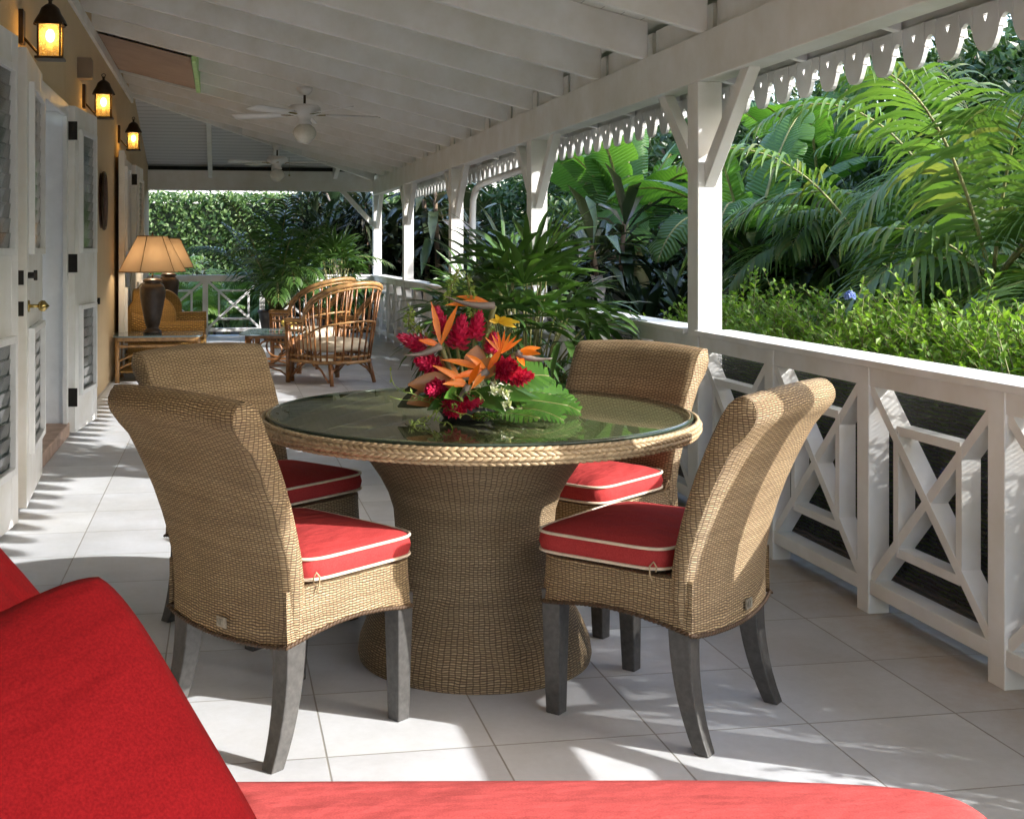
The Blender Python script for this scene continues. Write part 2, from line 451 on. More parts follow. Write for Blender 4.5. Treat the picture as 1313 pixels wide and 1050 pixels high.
M['f_blue']=leaf('blue_plumbago',(.20,.28,.75),(.28,.36,.8),.3,.5,7)
# ================================================================== camera, light, world
cam=bpy.data.cameras.new('camera'); co=bpy.data.objects.new('camera',cam); COL.objects.link(co)
co.location=(0,0,1.27); co.rotation_euler=(PI/2,0,-YAW)
cam.sensor_width=36; cam.lens=1550/1313*36; cam.shift_x=.0842; cam.shift_y=-.157; cam.clip_end=500; cam.clip_start=.05
scene.camera=co
SUNAZ=(.878,-.479); SUNEL=R(26.2)
sl=bpy.data.lights.new('sun','SUN'); so=bpy.data.objects.new('sun',sl); COL.objects.link(so)
sl.energy=2.0; sl.angle=R(.5); sl.color=(1,.975,.94)
dv=Vector((SUNAZ[0]*math.cos(SUNEL),SUNAZ[1]*math.cos(SUNEL),math.sin(SUNEL)))
so.rotation_euler=dv.to_track_quat('Z','Y').to_euler(); so.location=(20,-10,15)
w=bpy.data.worlds.new('World'); scene.world=w; w.use_nodes=True
nt=w.node_tree; bg=nt.nodes['Background']
sky=nt.nodes.new('ShaderNodeTexSky'); sky.sky_type='NISHITA'; sky.sun_disc=False; sky.sun_elevation=SUNEL
sky.sun_rotation=math.atan2(SUNAZ[0],SUNAZ[1]); sky.air_density=1; sky.dust_density=2.0; sky.ozone_density=1
nt.links.new(sky.outputs[0],bg.inputs[0]); bg.inputs[1].default_value=.15
scene.view_settings.view_transform='Standard'; scene.view_settings.look='None'; scene.view_settings.gamma=1; scene.view_settings.exposure=2.35
scene.cycles.max_bounces=14; scene.cycles.diffuse_bounces=8; scene.cycles.transparent_max_bounces=24; scene.cycles.glossy_bounces=4
scene.cycles.caustics_reflective=False; scene.cycles.caustics_refractive=False
scene.cycles.sample_clamp_indirect=6
try: scene.cycles.use_denoising=True
except Exception: pass

XW=-1.045; XR=2.22; YF=17.8; YN=-2.6; XV=2.75
def zr(x): return 2.283+.24*(2.207-x)          # underside of the rafters
# ================================================================== ground and floor
b=MB(); N=40
def gz(x,y):
    return -.32+.05*math.sin(x*.7)*math.cos(y*.5)
rows=[]
xs=[-150,-60,-20,-6,-2]+[2+.6*i for i in range(14)]+[12,20,60,150]; ys=[-150,-50,-15,-6]+[-3+.8*i for i in range(40)]+[32,45,80,200]
rows=[[(x,y,gz(x,y) if 2<=x<12 and -6<y<32 else -.32) for x in xs] for y in ys]
b.grid(rows); g=b.build('ground',M['soil']); tag(g,kind='structure')
b=MB(); b.box(((XW-.3+2.46)/2,(YN+YF+.3)/2,-.15),(2.46-XW+.3,YF+.3-YN,.30)); f=b.build('floor',M['tile']); tag(f,kind='structure')

b=MB(); b.box((2.0,-7.6,-.16),(14,9.8,.28)); f2=b.build('bounce_slab',M['tile']); tag(f2,kind='structure')  # unseen pale slab added behind the camera to bounce sunlight into the porch
# ================================================================== house wall with two openings
house=thing('house_wall','long ochre stucco house wall with white doorways along the left of the porch','wall',(XW,0,0))
wb=MB()
ops=[(3.35,5.0),(6.95,8.5),(13.0,14.4)]; H=3.45; TH=.35; DH=2.22
y=YN
for (a,c) in ops+[(YF+.3,YF+.3)]:
    if a>y: wb.box((-TH/2,(y+a)/2,H/2),(TH,a-y,H))
    if c>a: wb.box((-TH/2,(a+c)/2,(DH+H)/2),(TH-.004,c-a,H-DH))
    y=c
wb.build('wall',M['stucco'],house)
ib=MB(); 
for (a,c) in ops: ib.box((-TH-.8,(a+c)/2,1.2),(1.2,c-a+.6,2.6))
for i,(a,c) in enumerate(ops):
    cb=MB(); 
    cb.box((.006,a+.035,DH/2+.03),(.03,.07,DH)); cb.box((.006,c-.035,DH/2+.03),(.03,.07,DH)); cb.box((.006,(a+c)/2,DH-.015),(.026,c-a-.14,.09))
    cb.box((-.09,a+.012,DH/2),(.17,.024,DH)); cb.box((-.09,c-.012,DH/2),(.17,.024,DH)); cb.box((-.09,(a+c)/2,DH-.012),(.165,c-a-.05,.024))
    cb.build('door_frame',M['trim'],house,.004)
    th=MB(); th.box((-.09,(a+c)/2,.045),(.24,c-a-.002,.09)); th.build('threshold',M['stone'],house,.008)
# inner double doors, closed, in each opening
def inner_door(y0,y1,lab):
    t=thing('glazed_door',lab,'door',(XW-.19,(y0+y1)/2,.092))
    W=y1-y0-.15; Hd=DH-.17
    for s in (-1,1):
        b=MB(); cy=s*W/4; w2=W/2-.006
        b.box((0,cy-w2/2+.05,Hd/2),(.045,.10,Hd)); b.box((0,cy+w2/2-.05,Hd/2),(.045,.10,Hd))
        for z,h in ((.11,.22),(Hd-.06,.12),(.85,.12)): b.box((0,cy,z),(.043,w2-.2,h))
        lf=b.build('door_leaf',M['trim'],t,.004)
        g=MB(); g.box((0,cy,1.43),(.008,w2-.2,1.08)); g.box((0,cy,.5),(.008,w2-.2,.6)); g.build('glass_pane',M['dglass'],lf)
    k=MB(); k.box((-.03,0,Hd/2),(.004,W,Hd)); k.build('dim_panel',M['interior'],t)  # flat panel, the room's dimness put into its grey
inner_door(*ops[0],'glazed white double door recessed in the doorway nearest the red chaise')
inner_door(*ops[1],'glazed white double door recessed behind the threshold beside the pair of hinged shutter doors')
inner_door(*ops[2],'glazed white double door recessed in the far doorway behind the end table lamps')

def plate(t,y,z,x=.03,m='black'):
    b=MB(); b.box((-.022,y-.004,z),(.135,.010,.125)); b.tube([(-.030,y-.008,z-.068),(-.030,y-.008,z+.068)],.008,8); b.build('hinge',M[m],t,.002)
def shutter(lab,hy,w,ang,side,lock=False,zh=(.24,1.15,2.05),Ht=2.22):
    # local: hinge axis at origin, leaf along +y*side, thickness along x
    t=thing('shutter_door',lab,'shutter door',(XW+.036,hy,.02),0,'hinged shutter doors folded back along the wall',rot=(0,0,ang))
    T=.058; s=side; fr=MB()
    st=.115
    fr.box((0,s*st/2,Ht/2),(T,st,Ht)); fr.box((0,s*(w-st/2),Ht/2),(T,st,Ht))
    for z0,z1 in ((0,.24),(.86,1.22),(Ht-.15,Ht)):
        fr.box((0,s*w/2,(z0+z1)/2),(T-.003,w-2*st,z1-z0))
    fr.build('frame',M['white'],t,.003)
    for z0,z1,nm in ((.24,.86,'lower_louvre'),(1.22,Ht-.15,'upper_louvre')):
        m=MB(); e=.032
        for q in (0,1):
            yy=s*(st+e/2 if q==0 else w-st-e/2)
            m.box((T/2+.012,yy,(z0+z1)/2),(.03,e,z1-z0))
        m.box((T/2+.012,s*w/2,z0+e/2),(.028,w-2*st-2*e,e)); m.box((T/2+.012,s*w/2,z1-e/2),(.028,w-2*st-2*e,e))
        fo=m.build(nm,M['trim'],t,.003)
        gm=MB(); n=int((z1-z0-2*e)/.062)
        for k in range(n):
            z=z0+e+(k+.5)*(z1-z0-2*e)/n
            gm.box((T/2-.004,s*w/2,z),(.006,w-2*st-2*e,.070),(0,R(9),0))
        gm.build('glass_slat',M['dglass'],fo)
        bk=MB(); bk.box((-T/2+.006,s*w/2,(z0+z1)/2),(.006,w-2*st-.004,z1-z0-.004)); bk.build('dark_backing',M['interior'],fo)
    for z in zh: plate(t,-s*.0+.0,z)
    if lock:
        b=MB()
        for z in (.96,1.11): b.box((0,s*(w+.003),z),(.030,.008,.07))
        b.build('strike_plate',M['black'],t,.001)
        b=MB(); b.tube([(T/2,s*(w-.06),.97),(T/2+.05,s*(w-.06),.97)],.009,10); b.lathe([(0.001,0),(.018,.004),(.028,.018),(.026,.034),(.014,.044),(.004,.052),(.0005,.056)],16,Matrix.Translation((T/2+.045,s*(w-.06),.97))@Matrix.Rotation(PI/2,4,'Y'))
        b.lathe([(.001,0),(.03,.001),(.028,.008),(.001,.009)],16,Matrix.Translation((T/2,s*(w-.06),.97))@Matrix.Rotation(PI/2,4,'Y'))
        b.build('door_knob',M['brass'],t)
        b=MB(); b.tube([(T/2,s*(w-.06),1.12),(T/2+.03,s*(w-.06),1.12)],.016,10); b.box((T/2+.035,s*(w-.06),1.12),(.018,.012,.05)); b.build('thumb_turn',M['black'],t,.002)
    return t
shutter('nearest white shutter leaf at the left edge, cut by the frame',5.03,.74,R(-5),1,zh=())
shutter('white shutter door leaf with brass knob and lock plates on its edge',6.98,.92,R(3.5),-1,zh=(),lock=True)
shutter('white shutter door leaf with square black hinges, before the oval plaque',8.50,.72,R(-6),1)
shutter('far white shutter door leaf just before the far doorway, beside the lamp',13.0,.72,R(3),-1,zh=())
shutter('farthest white shutter door leaf, near the far end of the wall',14.4,.74,R(-3),1)

# wall fittings
def lantern(lab,y,zb):
    t=thing('wall_lantern',lab,'lantern',(XW,y,zb),0,'lit wall lanterns'); t.scale=(1.0,.88,.90)
    cx=.155; w=.056
    b=MB()
    b.box((.012,0,.18),(.024,.09,.20)); b.tube([(.02,0,.12),(.06,0,.07),(.10,0,.02)],.008,8)
    b.build('wall_bracket',M['bronze'],t,.003)
    b=MB()
    for i in (-1,1):
        for j in (-1,1): b.box((cx+i*w,j*w,.10),(.010,.010,.20))
    b.box((cx,0,.0),(.145,.145,.014)); b.box((cx,0,.2),(.14,.14,.012))
    for k in range(1,2):
        for i in (-1,1):
            b.box((cx+i*w,0,.003+.2),(.008,.12,.012))
    fr=b.build('frame',M['bronze'],t,.0015)
    b=MB(); b.lathe([(.088,.200),(.080,.222),(.058,.262),(.046,.296),(.026,.316),(.010,.324),(.009,.338),(.014,.344),(.004,.352)],24,Matrix.Translation((cx,0,0)))
    ring=[(cx+.014*math.cos(a),0,.362+.014*math.sin(a)) for a in [2*PI*k/14 for k in range(14)]]
    b.tube(ring,.0035,6,closed=True)
    b.build('cap',M['bronze'],t)
    b=MB()
    for i in (-1,1): b.box((cx+i*w*.93,0,.1),(.003,.112,.185)); 
    for j in (-1,1): b.box((cx,j*w*.93,.1),(.108,.003,.185))
    b.build('glass_pane',M['amber'],t)
    b=MB(); b.tube([(cx,0,.01),(cx,0,.09)],.012,10); b.build('lamp_holder',M['cream'],t)
    b=MB(); b.ball((cx,0,.135),(.024,.024,.040),12,8); bu=b.build('bulb',M['bulb'],t)
    l=bpy.data.lights.new('lantern_light','POINT'); l.energy=1.6; l.color=(1,.66,.30); l.shadow_soft_size=.03
    lo=bpy.data.objects.new('lantern_light',l); COL.objects.link(lo); lo.location=(cx,0,.135); lo.parent=t
lantern('nearest and largest lit wall lantern, high above the knobbed door leaf',6.62,2.27)
lantern('middle lit wall lantern, under the small grey box on the wall',9.55,2.27)
lantern('farthest and smallest lit wall lantern, above the lamp tables',12.75,2.28)
b=MB(); b.box((.05,0,0),(.10,.12,.15)); b.box((.102,0,0),(.004,.10,.13))
o=b.build('junction_box',M['screenframe'],None,.006); o.data.materials[0]=principled('brown_box_paint',(.30,.22,.15),.6,.1,8); o.location=(XW,9.25,2.60)
tag(o,'small brown utility box on the stucco above the middle lantern','utility box')
# oval plaque
t=thing('oval_plaque','dark carved oval plaque hanging on the ochre wall','plaque',(XW,10.95,1.69))
b=MB(); rows=[]
for i in range(9):
    rr=1-i/8; hh=.03+.03*math.sqrt(max(0,1-rr*rr))
    rows.append([(hh if i else .0,.20*rr*math.cos(a),.245*rr*math.sin(a)) for a in [2*PI*k/32 for k in range(32)]])
b.grid(rows,closed_u=True); b.build('carved_body',principled('carved_wood',(.10,.035,.02),.5,.5,40,.012,55,col2=(.03,.012,.01)),t)
b=MB(); b.tube([(.03,.2*math.cos(a),.245*math.sin(a)) for a in [2*PI*k/40 for k in range(40)]],.016,8,closed=True); b.build('rim',M['bronze'],t)
b=MB(); b.tube([(0,0,0),(.10,0,0)],.008,8); b.tube([(.1,0,-.025),(.1,0,.025)],.011,8); b.box((.004,0,0),(.008,.03,.09))
o=b.build('door_holdback',M['black']); o.location=(XW,9.75,.86); tag(o,'small black holdback peg on the wall beside the shutter','wall hook')

# ================================================================== porch roof
roof=thing('veranda_roof','white painted open rafter porch roof with scalloped eave trim','roof',(0,0,0))
BH=.20; TRF=.045
# ceiling boards (above rafters)
b=MB()
def zc(x): return zr(x)+BH+.002
yh=YF-(2.2-XW)       # where the hip meets the wall
V=[(XW-.02,YN,zc(XW-.02)),(2.30,YN,zc(2.30)),(2.30,YF+.1,zc(2.30)),(XW-.02,yh+.08,zc(XW-.02))]
b.add(V,[(0,1,2,3)])
b.add([(p[0],p[1],p[2]+.03) for p in V],[(3,2,1,0)])
b.build('ceiling_boards',M['ceil'],roof)
b=MB(); V=[(XW-.02,yh+.08,zc(XW)),(2.30,YF+.1,zc(2.30)),(XW-.02,YF+.1,zc(2.30))]
def zh_(x,y): return zr(2.207)+.24*(YF-.007-y)+BH
V=[(XW-.02,yh+.05,zh_(0,yh+.05)),(2.28,YF+.08,zh_(0,YF+.08)),(XW-.02,YF+.08,zh_(0,YF+.08))]
b.add(V,[(0,1,2)]); b.add([(p[0],p[1],p[2]+.03) for p in V],[(2,1,0)])
hipc=b.build('hip_ceiling_boards',M['ceil'],roof)
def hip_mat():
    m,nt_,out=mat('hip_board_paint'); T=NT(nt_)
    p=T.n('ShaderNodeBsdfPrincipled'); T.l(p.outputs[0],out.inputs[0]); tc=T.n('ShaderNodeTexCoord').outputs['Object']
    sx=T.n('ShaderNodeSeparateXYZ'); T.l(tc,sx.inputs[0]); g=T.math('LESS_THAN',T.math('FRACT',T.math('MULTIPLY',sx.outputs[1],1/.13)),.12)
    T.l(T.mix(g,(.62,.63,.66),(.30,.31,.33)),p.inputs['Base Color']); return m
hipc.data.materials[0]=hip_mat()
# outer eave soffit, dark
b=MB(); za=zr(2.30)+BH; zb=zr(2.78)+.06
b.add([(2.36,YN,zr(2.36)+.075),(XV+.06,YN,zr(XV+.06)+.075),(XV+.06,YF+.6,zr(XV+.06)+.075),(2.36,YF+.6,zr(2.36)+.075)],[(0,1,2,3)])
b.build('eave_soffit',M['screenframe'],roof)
# opaque roof cover
b=MB()
V=[(XW-.3,YN-.1,zr(XW-.3)+BH+.05),(XV+.10,YN-.1,zr(XV+.1)+BH+.05),(XV+.10,YF+.6,zr(XV+.1)+BH+.05),(XW-.3,yh,zr(XW-.3)+BH+.05)]
V2=[(p[0],p[1],p[2]+.05) for p in V]
b.add(V+V2,[(0,1,2,3),(7,6,5,4),(0,4,5,1),(1,5,6,2),(2,6,7,3),(3,7,4,0)])
V=[(XW-.3,yh,zr(XW-.3)+BH+.05),(XV+.1,YF+.6,zr(XV+.1)+BH+.05),(XW-.3,YF+.6,zr(XV+.1)+BH+.05)]
V2=[(p[0],p[1],p[2]+.05) for p in V]
b.add(V+V2,[(0,1,2),(5,4,3),(0,3,4,1),(1,4,5,2),(2,5,3,0)])
b.build('roof_sheet',M['palestone'],roof)
# rafters
ry=[5.37+.805*k for k in range(-9,20)]
XG=-.2
for y in ry:
    if y>YF-.4: continue
    # the hip cuts rafters off beyond yh
    x0=XW
    if y>yh: x0=XW+(y-yh)
    if 10.6<y<12.4: x0=XG
    b=MB(); poly=[(x0,zr(x0)),(2.24,zr(2.24)),(2.24,zr(2.24)+BH),(x0,zr(x0)+BH)]
    b.prism(poly,'y',y-TRF/2,y+TRF/2); b.build('rafter',M['white'],roof,.003)
for y in ry:
    b=MB(); poly=[(2.345,zr(2.345)),(XV-.012,zr(XV-.012)),(XV-.012,zr(XV-.012)+.073),(2.345,zr(2.345)+.073)]
    b.prism(poly,'y',y-TRF/2,y+TRF/2); b.build('rafter_tail',M['white'],roof)
# trimmer board, green daylight put into its colour, and the plaster panel it frames
b=MB(); b.bar((XG-.03,10.46,zr(XG)+.10),(XG-.03,12.58,zr(XG)+.10),.04,.2); b.build('green_trimmer',M['greenlit'],roof)
b=MB(); x1=XG-.06; b.add([(XW,10.48,zr(XW)+.02),(x1,10.48,zr(x1)+.02),(x1,12.56,zr(x1)+.02),(XW,12.56,zr(XW)+.02)],[(0,1,2,3)])
b.build('plaster_panel',M['pink'],roof)  # pinkish lamplight put into the panel's colour
# main beam, blocking, wall plate, hip and tie beam
b=MB(); b.box((2.28,(YN+YF)/2,2.17),(.125,YF-YN+.1,.222)); b.build('eave_beam',M['white'],roof,.004)
b=MB()
for a,c in zip(ry[:-1],ry[1:]):
    if a<YF: b.box((2.30,(a+c)/2,2.355),(.03,c-a-TRF-.004,.145))
b.build('blocking',M['white'],roof)
b=MB(); b.bar((XW+.015,YN,zr(XW)-.045),(XW+.015,yh,zr(XW)-.045),.028,.09); b.build('wall_plate',M['white'],roof,.003)
b=MB(); b.bar((2.22,YF-.03,zr(2.2)+.085),(XW,yh,zr(XW)+.085),.05,.20); b.build('hip_rafter',M['white'],roof,.003)
for x in (-.157,.75,1.65):
    yt=YF-(2.2-x); b=MB()
    poly=[(yt+.03,zh_(x,yt+.03)-BH),(YF,zh_(x,YF)-BH),(YF,zh_(x,YF)),(yt+.03,zh_(x,yt+.03))]
    b.prism(poly,'x',x-.03,x+.03); b.build('jack_rafter',M['white'],roof)
b=MB(); b.box(((XW+2.22)/2,YF+.02,2.255),(2.22-XW-.004,.11,.29)); b.build('tie_beam',M['white'],roof,.004)
b=MB(); b.box(((XW+XV)/2,YF+.13,2.47),(XV-XW,.03,.20)); b.build('gap_shade_board',M['screenframe'],roof)  # added dark board, its colour stands for the shaded gap above the tie
# scalloped valance
P=.231; hb=1.987; ht=2.160
half=[(0,.12),(.014,.116),(.026,.104),(.033,.088),(.035,.078),(.042,.074),(.040,.066),(.046,.052),(.054,.036),(.066,.018),(.080,.006),(.098,.001)]
cols=half+[(P/2-.0145,0.0001)]
b=MB()
def valance(b,y0,n,fx):
    for k in range(n):
        base=y0+k*P
        pr=[(c[0],c[1]) for c in half if c[0]<P/2-.015]+[(P/2-.0145,0.0)]
        full=pr+[(P/2,-.001)]+[(P-c[0],c[1]) for c in reversed(pr)]
        top=ht-hb
        for (a,c) in zip(full[:-1],full[1:]):
            inh=abs((a[0]+c[0])/2-P/2)<.0145
            if inh:
                za_=.135 if abs(a[0]-P/2)>.01 else .103; zc_=.135 if abs(c[0]-P/2)>.01 else .103
                b.add([fx(base+a[0],hb+a[1]),fx(base+c[0],hb+c[1]),fx(base+c[0],hb+zc_),fx(base+a[0],hb+za_)],[(0,1,2,3)])
                b.add([fx(base+a[0],hb+.1351),fx(base+c[0],hb+.1351),fx(base+c[0],hb+top),fx(base+a[0],hb+top)],[(0,1,2,3)])
            else:
                b.add([fx(base+a[0],hb+a[1]),fx(base+c[0],hb+c[1]),fx(base+c[0],hb+top),fx(base+a[0],hb+top)],[(0,1,2,3)])
b.fix=False
valance(b,YN,int((YF+.6-YN)/P),lambda y,z:(XV,y,z))
v=b.build('scalloped_valance',M['white'],roof)
bm=bmesh.new(); bm.from_mesh(v.data); bmesh.ops.remove_doubles(bm,verts=bm.verts,dist=1e-5); bm.to_mesh(v.data); bm.free()
sd=v.modifiers.new('solid','SOLIDIFY'); sd.thickness=.019; sd.offset=-1
b=MB(); b.box((XV+.016,(YN+YF+.6)/2,ht+.02),(.03,YF+.6-YN,.05)); b.build('fascia',M['white'],roof,.003)

# ================================================================== posts
PY=[2.38,5.48,8.60,11.70,14.80,YF+.02]
plabs=['white porch post nearest the camera, out past the right edge','nearest white porch post in view, rising between the railing sections by the wicker chairs','second white porch post, rising behind the big potted lady palm','third white porch post, rising behind the bird of paradise flowers beside the downpipe','fourth white porch post, slim and far along the railing','white corner post at the far end where the tie beam meets the eave beam']
for i,y in enumerate(PY):
    t=thing('veranda_post',plabs[i],'post',(XR+.06,y,0),0,'white porch posts along the railing')
    b=MB(); b.box((0,0,1.03),(.122,.13,2.058)); b.build('shaft',M['white'],t,.005)
    for s in (-1,1):
        if i==5 and s==1: continue
        b=MB(); 
        poly=[(s*.067,1.56),(s*.067,1.68),(s*.46,2.058),(s*.555,2.058)]
        b.prism(poly,'x',-.028,.028); b.build('brace',M['white'],t,.003)
    if i==5:
        b=MB(); b.prism([(-.064,1.58),(-.064,1.68),(-.46,2.108),(-.555,2.108)],'y',-.028,.028); b.build('brace',M['white'],t,.003)
# ================================================================== railing sections
def lattice(b,p0,p1,z0,z1,fx):
    w=.034
    def seg(a,c,ww=w,d=.066,off=0.): b.bar(fx(*a),fx(*c),d-off,ww,up=fx.perp(a,c))
    L=p1-p0; ins=.155; iz=.13
    def pt(y,z): return (y,z)
    seg((p0,z0),(p1,z1)); seg((p0,z1),(p1,z0),off=.006)
    seg((p0+ins,z0+iz),(p0+ins,z1-iz),.03,off=.002); seg((p1-ins,z0+iz),(p1-ins,z1-iz),.03,off=.004)
    seg((p0+ins,z0+iz),(p1-ins,z0+iz),.03,off=.008); seg((p0+ins,z1-iz),(p1-ins,z1-iz),.03,off=.010)
class FX:                       # along y at fixed x
    def __init__(s,x): s.x=x
    def __call__(s,y,z): return (s.x,y,z)
    def perp(s,a,c):
        d=Vector((0,c[0]-a[0],c[1]-a[1])).normalized(); return tuple(d.cross(Vector((1,0,0))))
class FY:
    def __init__(s,y): s.y=y
    def __call__(s,x,z): return (x,s.y,z)
    def perp(s,a,c):
        d=Vector((c[0]-a[0],0,c[1]-a[1])).normalized(); return tuple(d.cross(Vector((0,1,0))))
rl=['nearest white lattice railing section, before the first post in view','white lattice railing section between the first and second posts, behind the lady palm','white lattice railing section between the second and third posts','white lattice railing section between the third and fourth posts','white lattice railing section between the fourth post and the corner post']
for i in range(-1,5):
    ya=(PY[i] if i>=0 else -.72)+.068; yb=PY[i+1]-.068; 
    nb=4; step=(yb-ya)/nb
    lab=rl[i] if i>=0 else 'white lattice railing section beside the red chaise, out of view at the right'
    t=thing('veranda_railing',lab,'railing',(XR,ya,0),0,'white lattice railing sections')
    L=yb-ya
    b=MB(); b.box((.07,L/2,.8725),(.185,L,.025)); b.box((.042,L/2,.826),(.075,L-.002,.068)); b.build('top_rail',M['white'],t,.003)
    b=MB(); b.box((.042,L/2,.093),(.075,L-.002,.05)); b.build('bottom_rail',M['white'],t,.003)
    cuts=[0]
    for k in range(1,nb):
        b=MB(); b.box((.040,k*step,.43),(.079,.078,.862)); b.build('rail_post',M['white'],t,.003); 
    for k in range(nb):
        a=k*step+(.039 if k else 0); c=(k+1)*step-(.039 if k<nb-1 else 0)
        b=MB(); lattice(b,a,c,.121,.79,FX(.042)); b.build('lattice_panel',M['white'],t)
    if i>=0:
        b=MB(); b.add([(.095,0,.03),(.095,L,.03),(.095,L,.80),(.095,0,.80)],[(0,1,2,3)]); b.build('mesh_screen',M['mesh'],t)
# far end railing
t=thing('veranda_railing','white lattice railing closing the far end of the porch behind the sofa','railing',(XW,YF,0),0,'white lattice railing sections')
L=XR-XW; b=MB(); b.box((L/2,.03,.8725),(L,.16,.025)); b.box((L/2,0,.826),(L-.002,.075,.068)); b.build('top_rail',M['white'],t,.003)
b=MB(); b.box((L/2,0,.093),(L-.002,.075,.05)); b.build('bottom_rail',M['white'],t)
nb=4; st=L/nb
for k in range(1,nb): b=MB(); b.box((k*st,0,.43),(.078,.079,.862)); b.build('rail_post',M['white'],t)
for k in range(nb):
    b=MB(); lattice(b,k*st+(.04 if k else 0),(k+1)*st-.04,.121,.79,FY(0)); b.build('lattice_panel',M['white'],t)
# downpipe outside the third post
b=MB(); X=2.66; pts=[(2.70,9.9,2.02),(2.69,10.4,1.99),(2.66,11.9,1.95),(2.64,12.25,1.93),(2.63,12.42,1.88),(2.62,12.50,1.78),(2.62,12.52,1.6),(2.62,12.52,-.2)]
b.tube(pts,.035,12); o=b.build('downpipe',M['white']); tag(o,'white rounded downpipe bending down outside the third post','pipe')
# kerb strip outside rail
b=MB(); b.box((2.50,(YN+YF)/2,-.14),(.07,YF-YN,.34)); o=b.build('kerb',M['stone']); tag(o,kind='structure')

# ================================================================== ceiling fans
def fan(lab,x,y,ztop,a0,pull):
    t=thing('ceiling_fan',lab,'ceiling fan',(x,y,ztop),0,'white ceiling fans')
    b=MB(); b.lathe([(.002,0),(.07,0),(.066,-.03),(.035,-.06),(.02,-.065),(.001,-.066)],24); b.build('canopy',M['trim'],t)
    b=MB(); b.tube([(0,0,-.05),(0,0,-.15)],.011,10); b.build('downrod',M['bronze'],t)
    b=MB(); b.lathe([(.02,-.14),(.05,-.145),(.12,-.155),(.138,-.175),(.138,-.215),(.12,-.235),(.06,-.245),(.05,-.285),(.062,-.30),(.062,-.315),(.02,-.32)],32); b.build('motor',M['trim'],t)
    b=MB(); b.lathe([(.045,-.315),(.06,-.325),(.085,-.345),(.10,-.375),(.098,-.405),(.078,-.44),(.045,-.465),(.015,-.477),(.001,-.479)],28); b.build('globe',M['globe'],t)
    for k in range(5):
        a=a0+2*PI*k/5; Mx=Matrix.Rotation(a,4,'Z')
        b=MB(); b.bar((.10,0,-.235),(.21,0,-.23),.035,.006,M=Mx)
        b.build('blade_arm',M['brass'],t)
        b=MB(); n=10; top=[];bot=[]
        for i in range(n+1):
            f=i/n; xx=.18+.48*f; wd=.055+.018*f; 
            if f>.9: wd*=.8
            tw=.2
            top.append([(xx,-wd,-.232-wd*tw),(xx,wd,-.232+wd*tw)])
        b.grid(top,M=Mx); bo=b.build('blade',M['trim'],t); sdm=bo.modifiers.new('s','SOLIDIFY'); sdm.thickness=.006
    if pull:
        b=MB(); b.tube([(.16,.05,-.15),(.16,.05,-.38)],.0015,5); b.ball((.16,.05,-.39),.012); b.build('pull_chain',M['brass'],t)
fan('nearer white ceiling fan with round frosted globe',.70,10.33,zr(.70)-.003,R(10),False)
fan('farther white ceiling fan in front of the hip end',.72,15.9,2.62,R(-20),True)
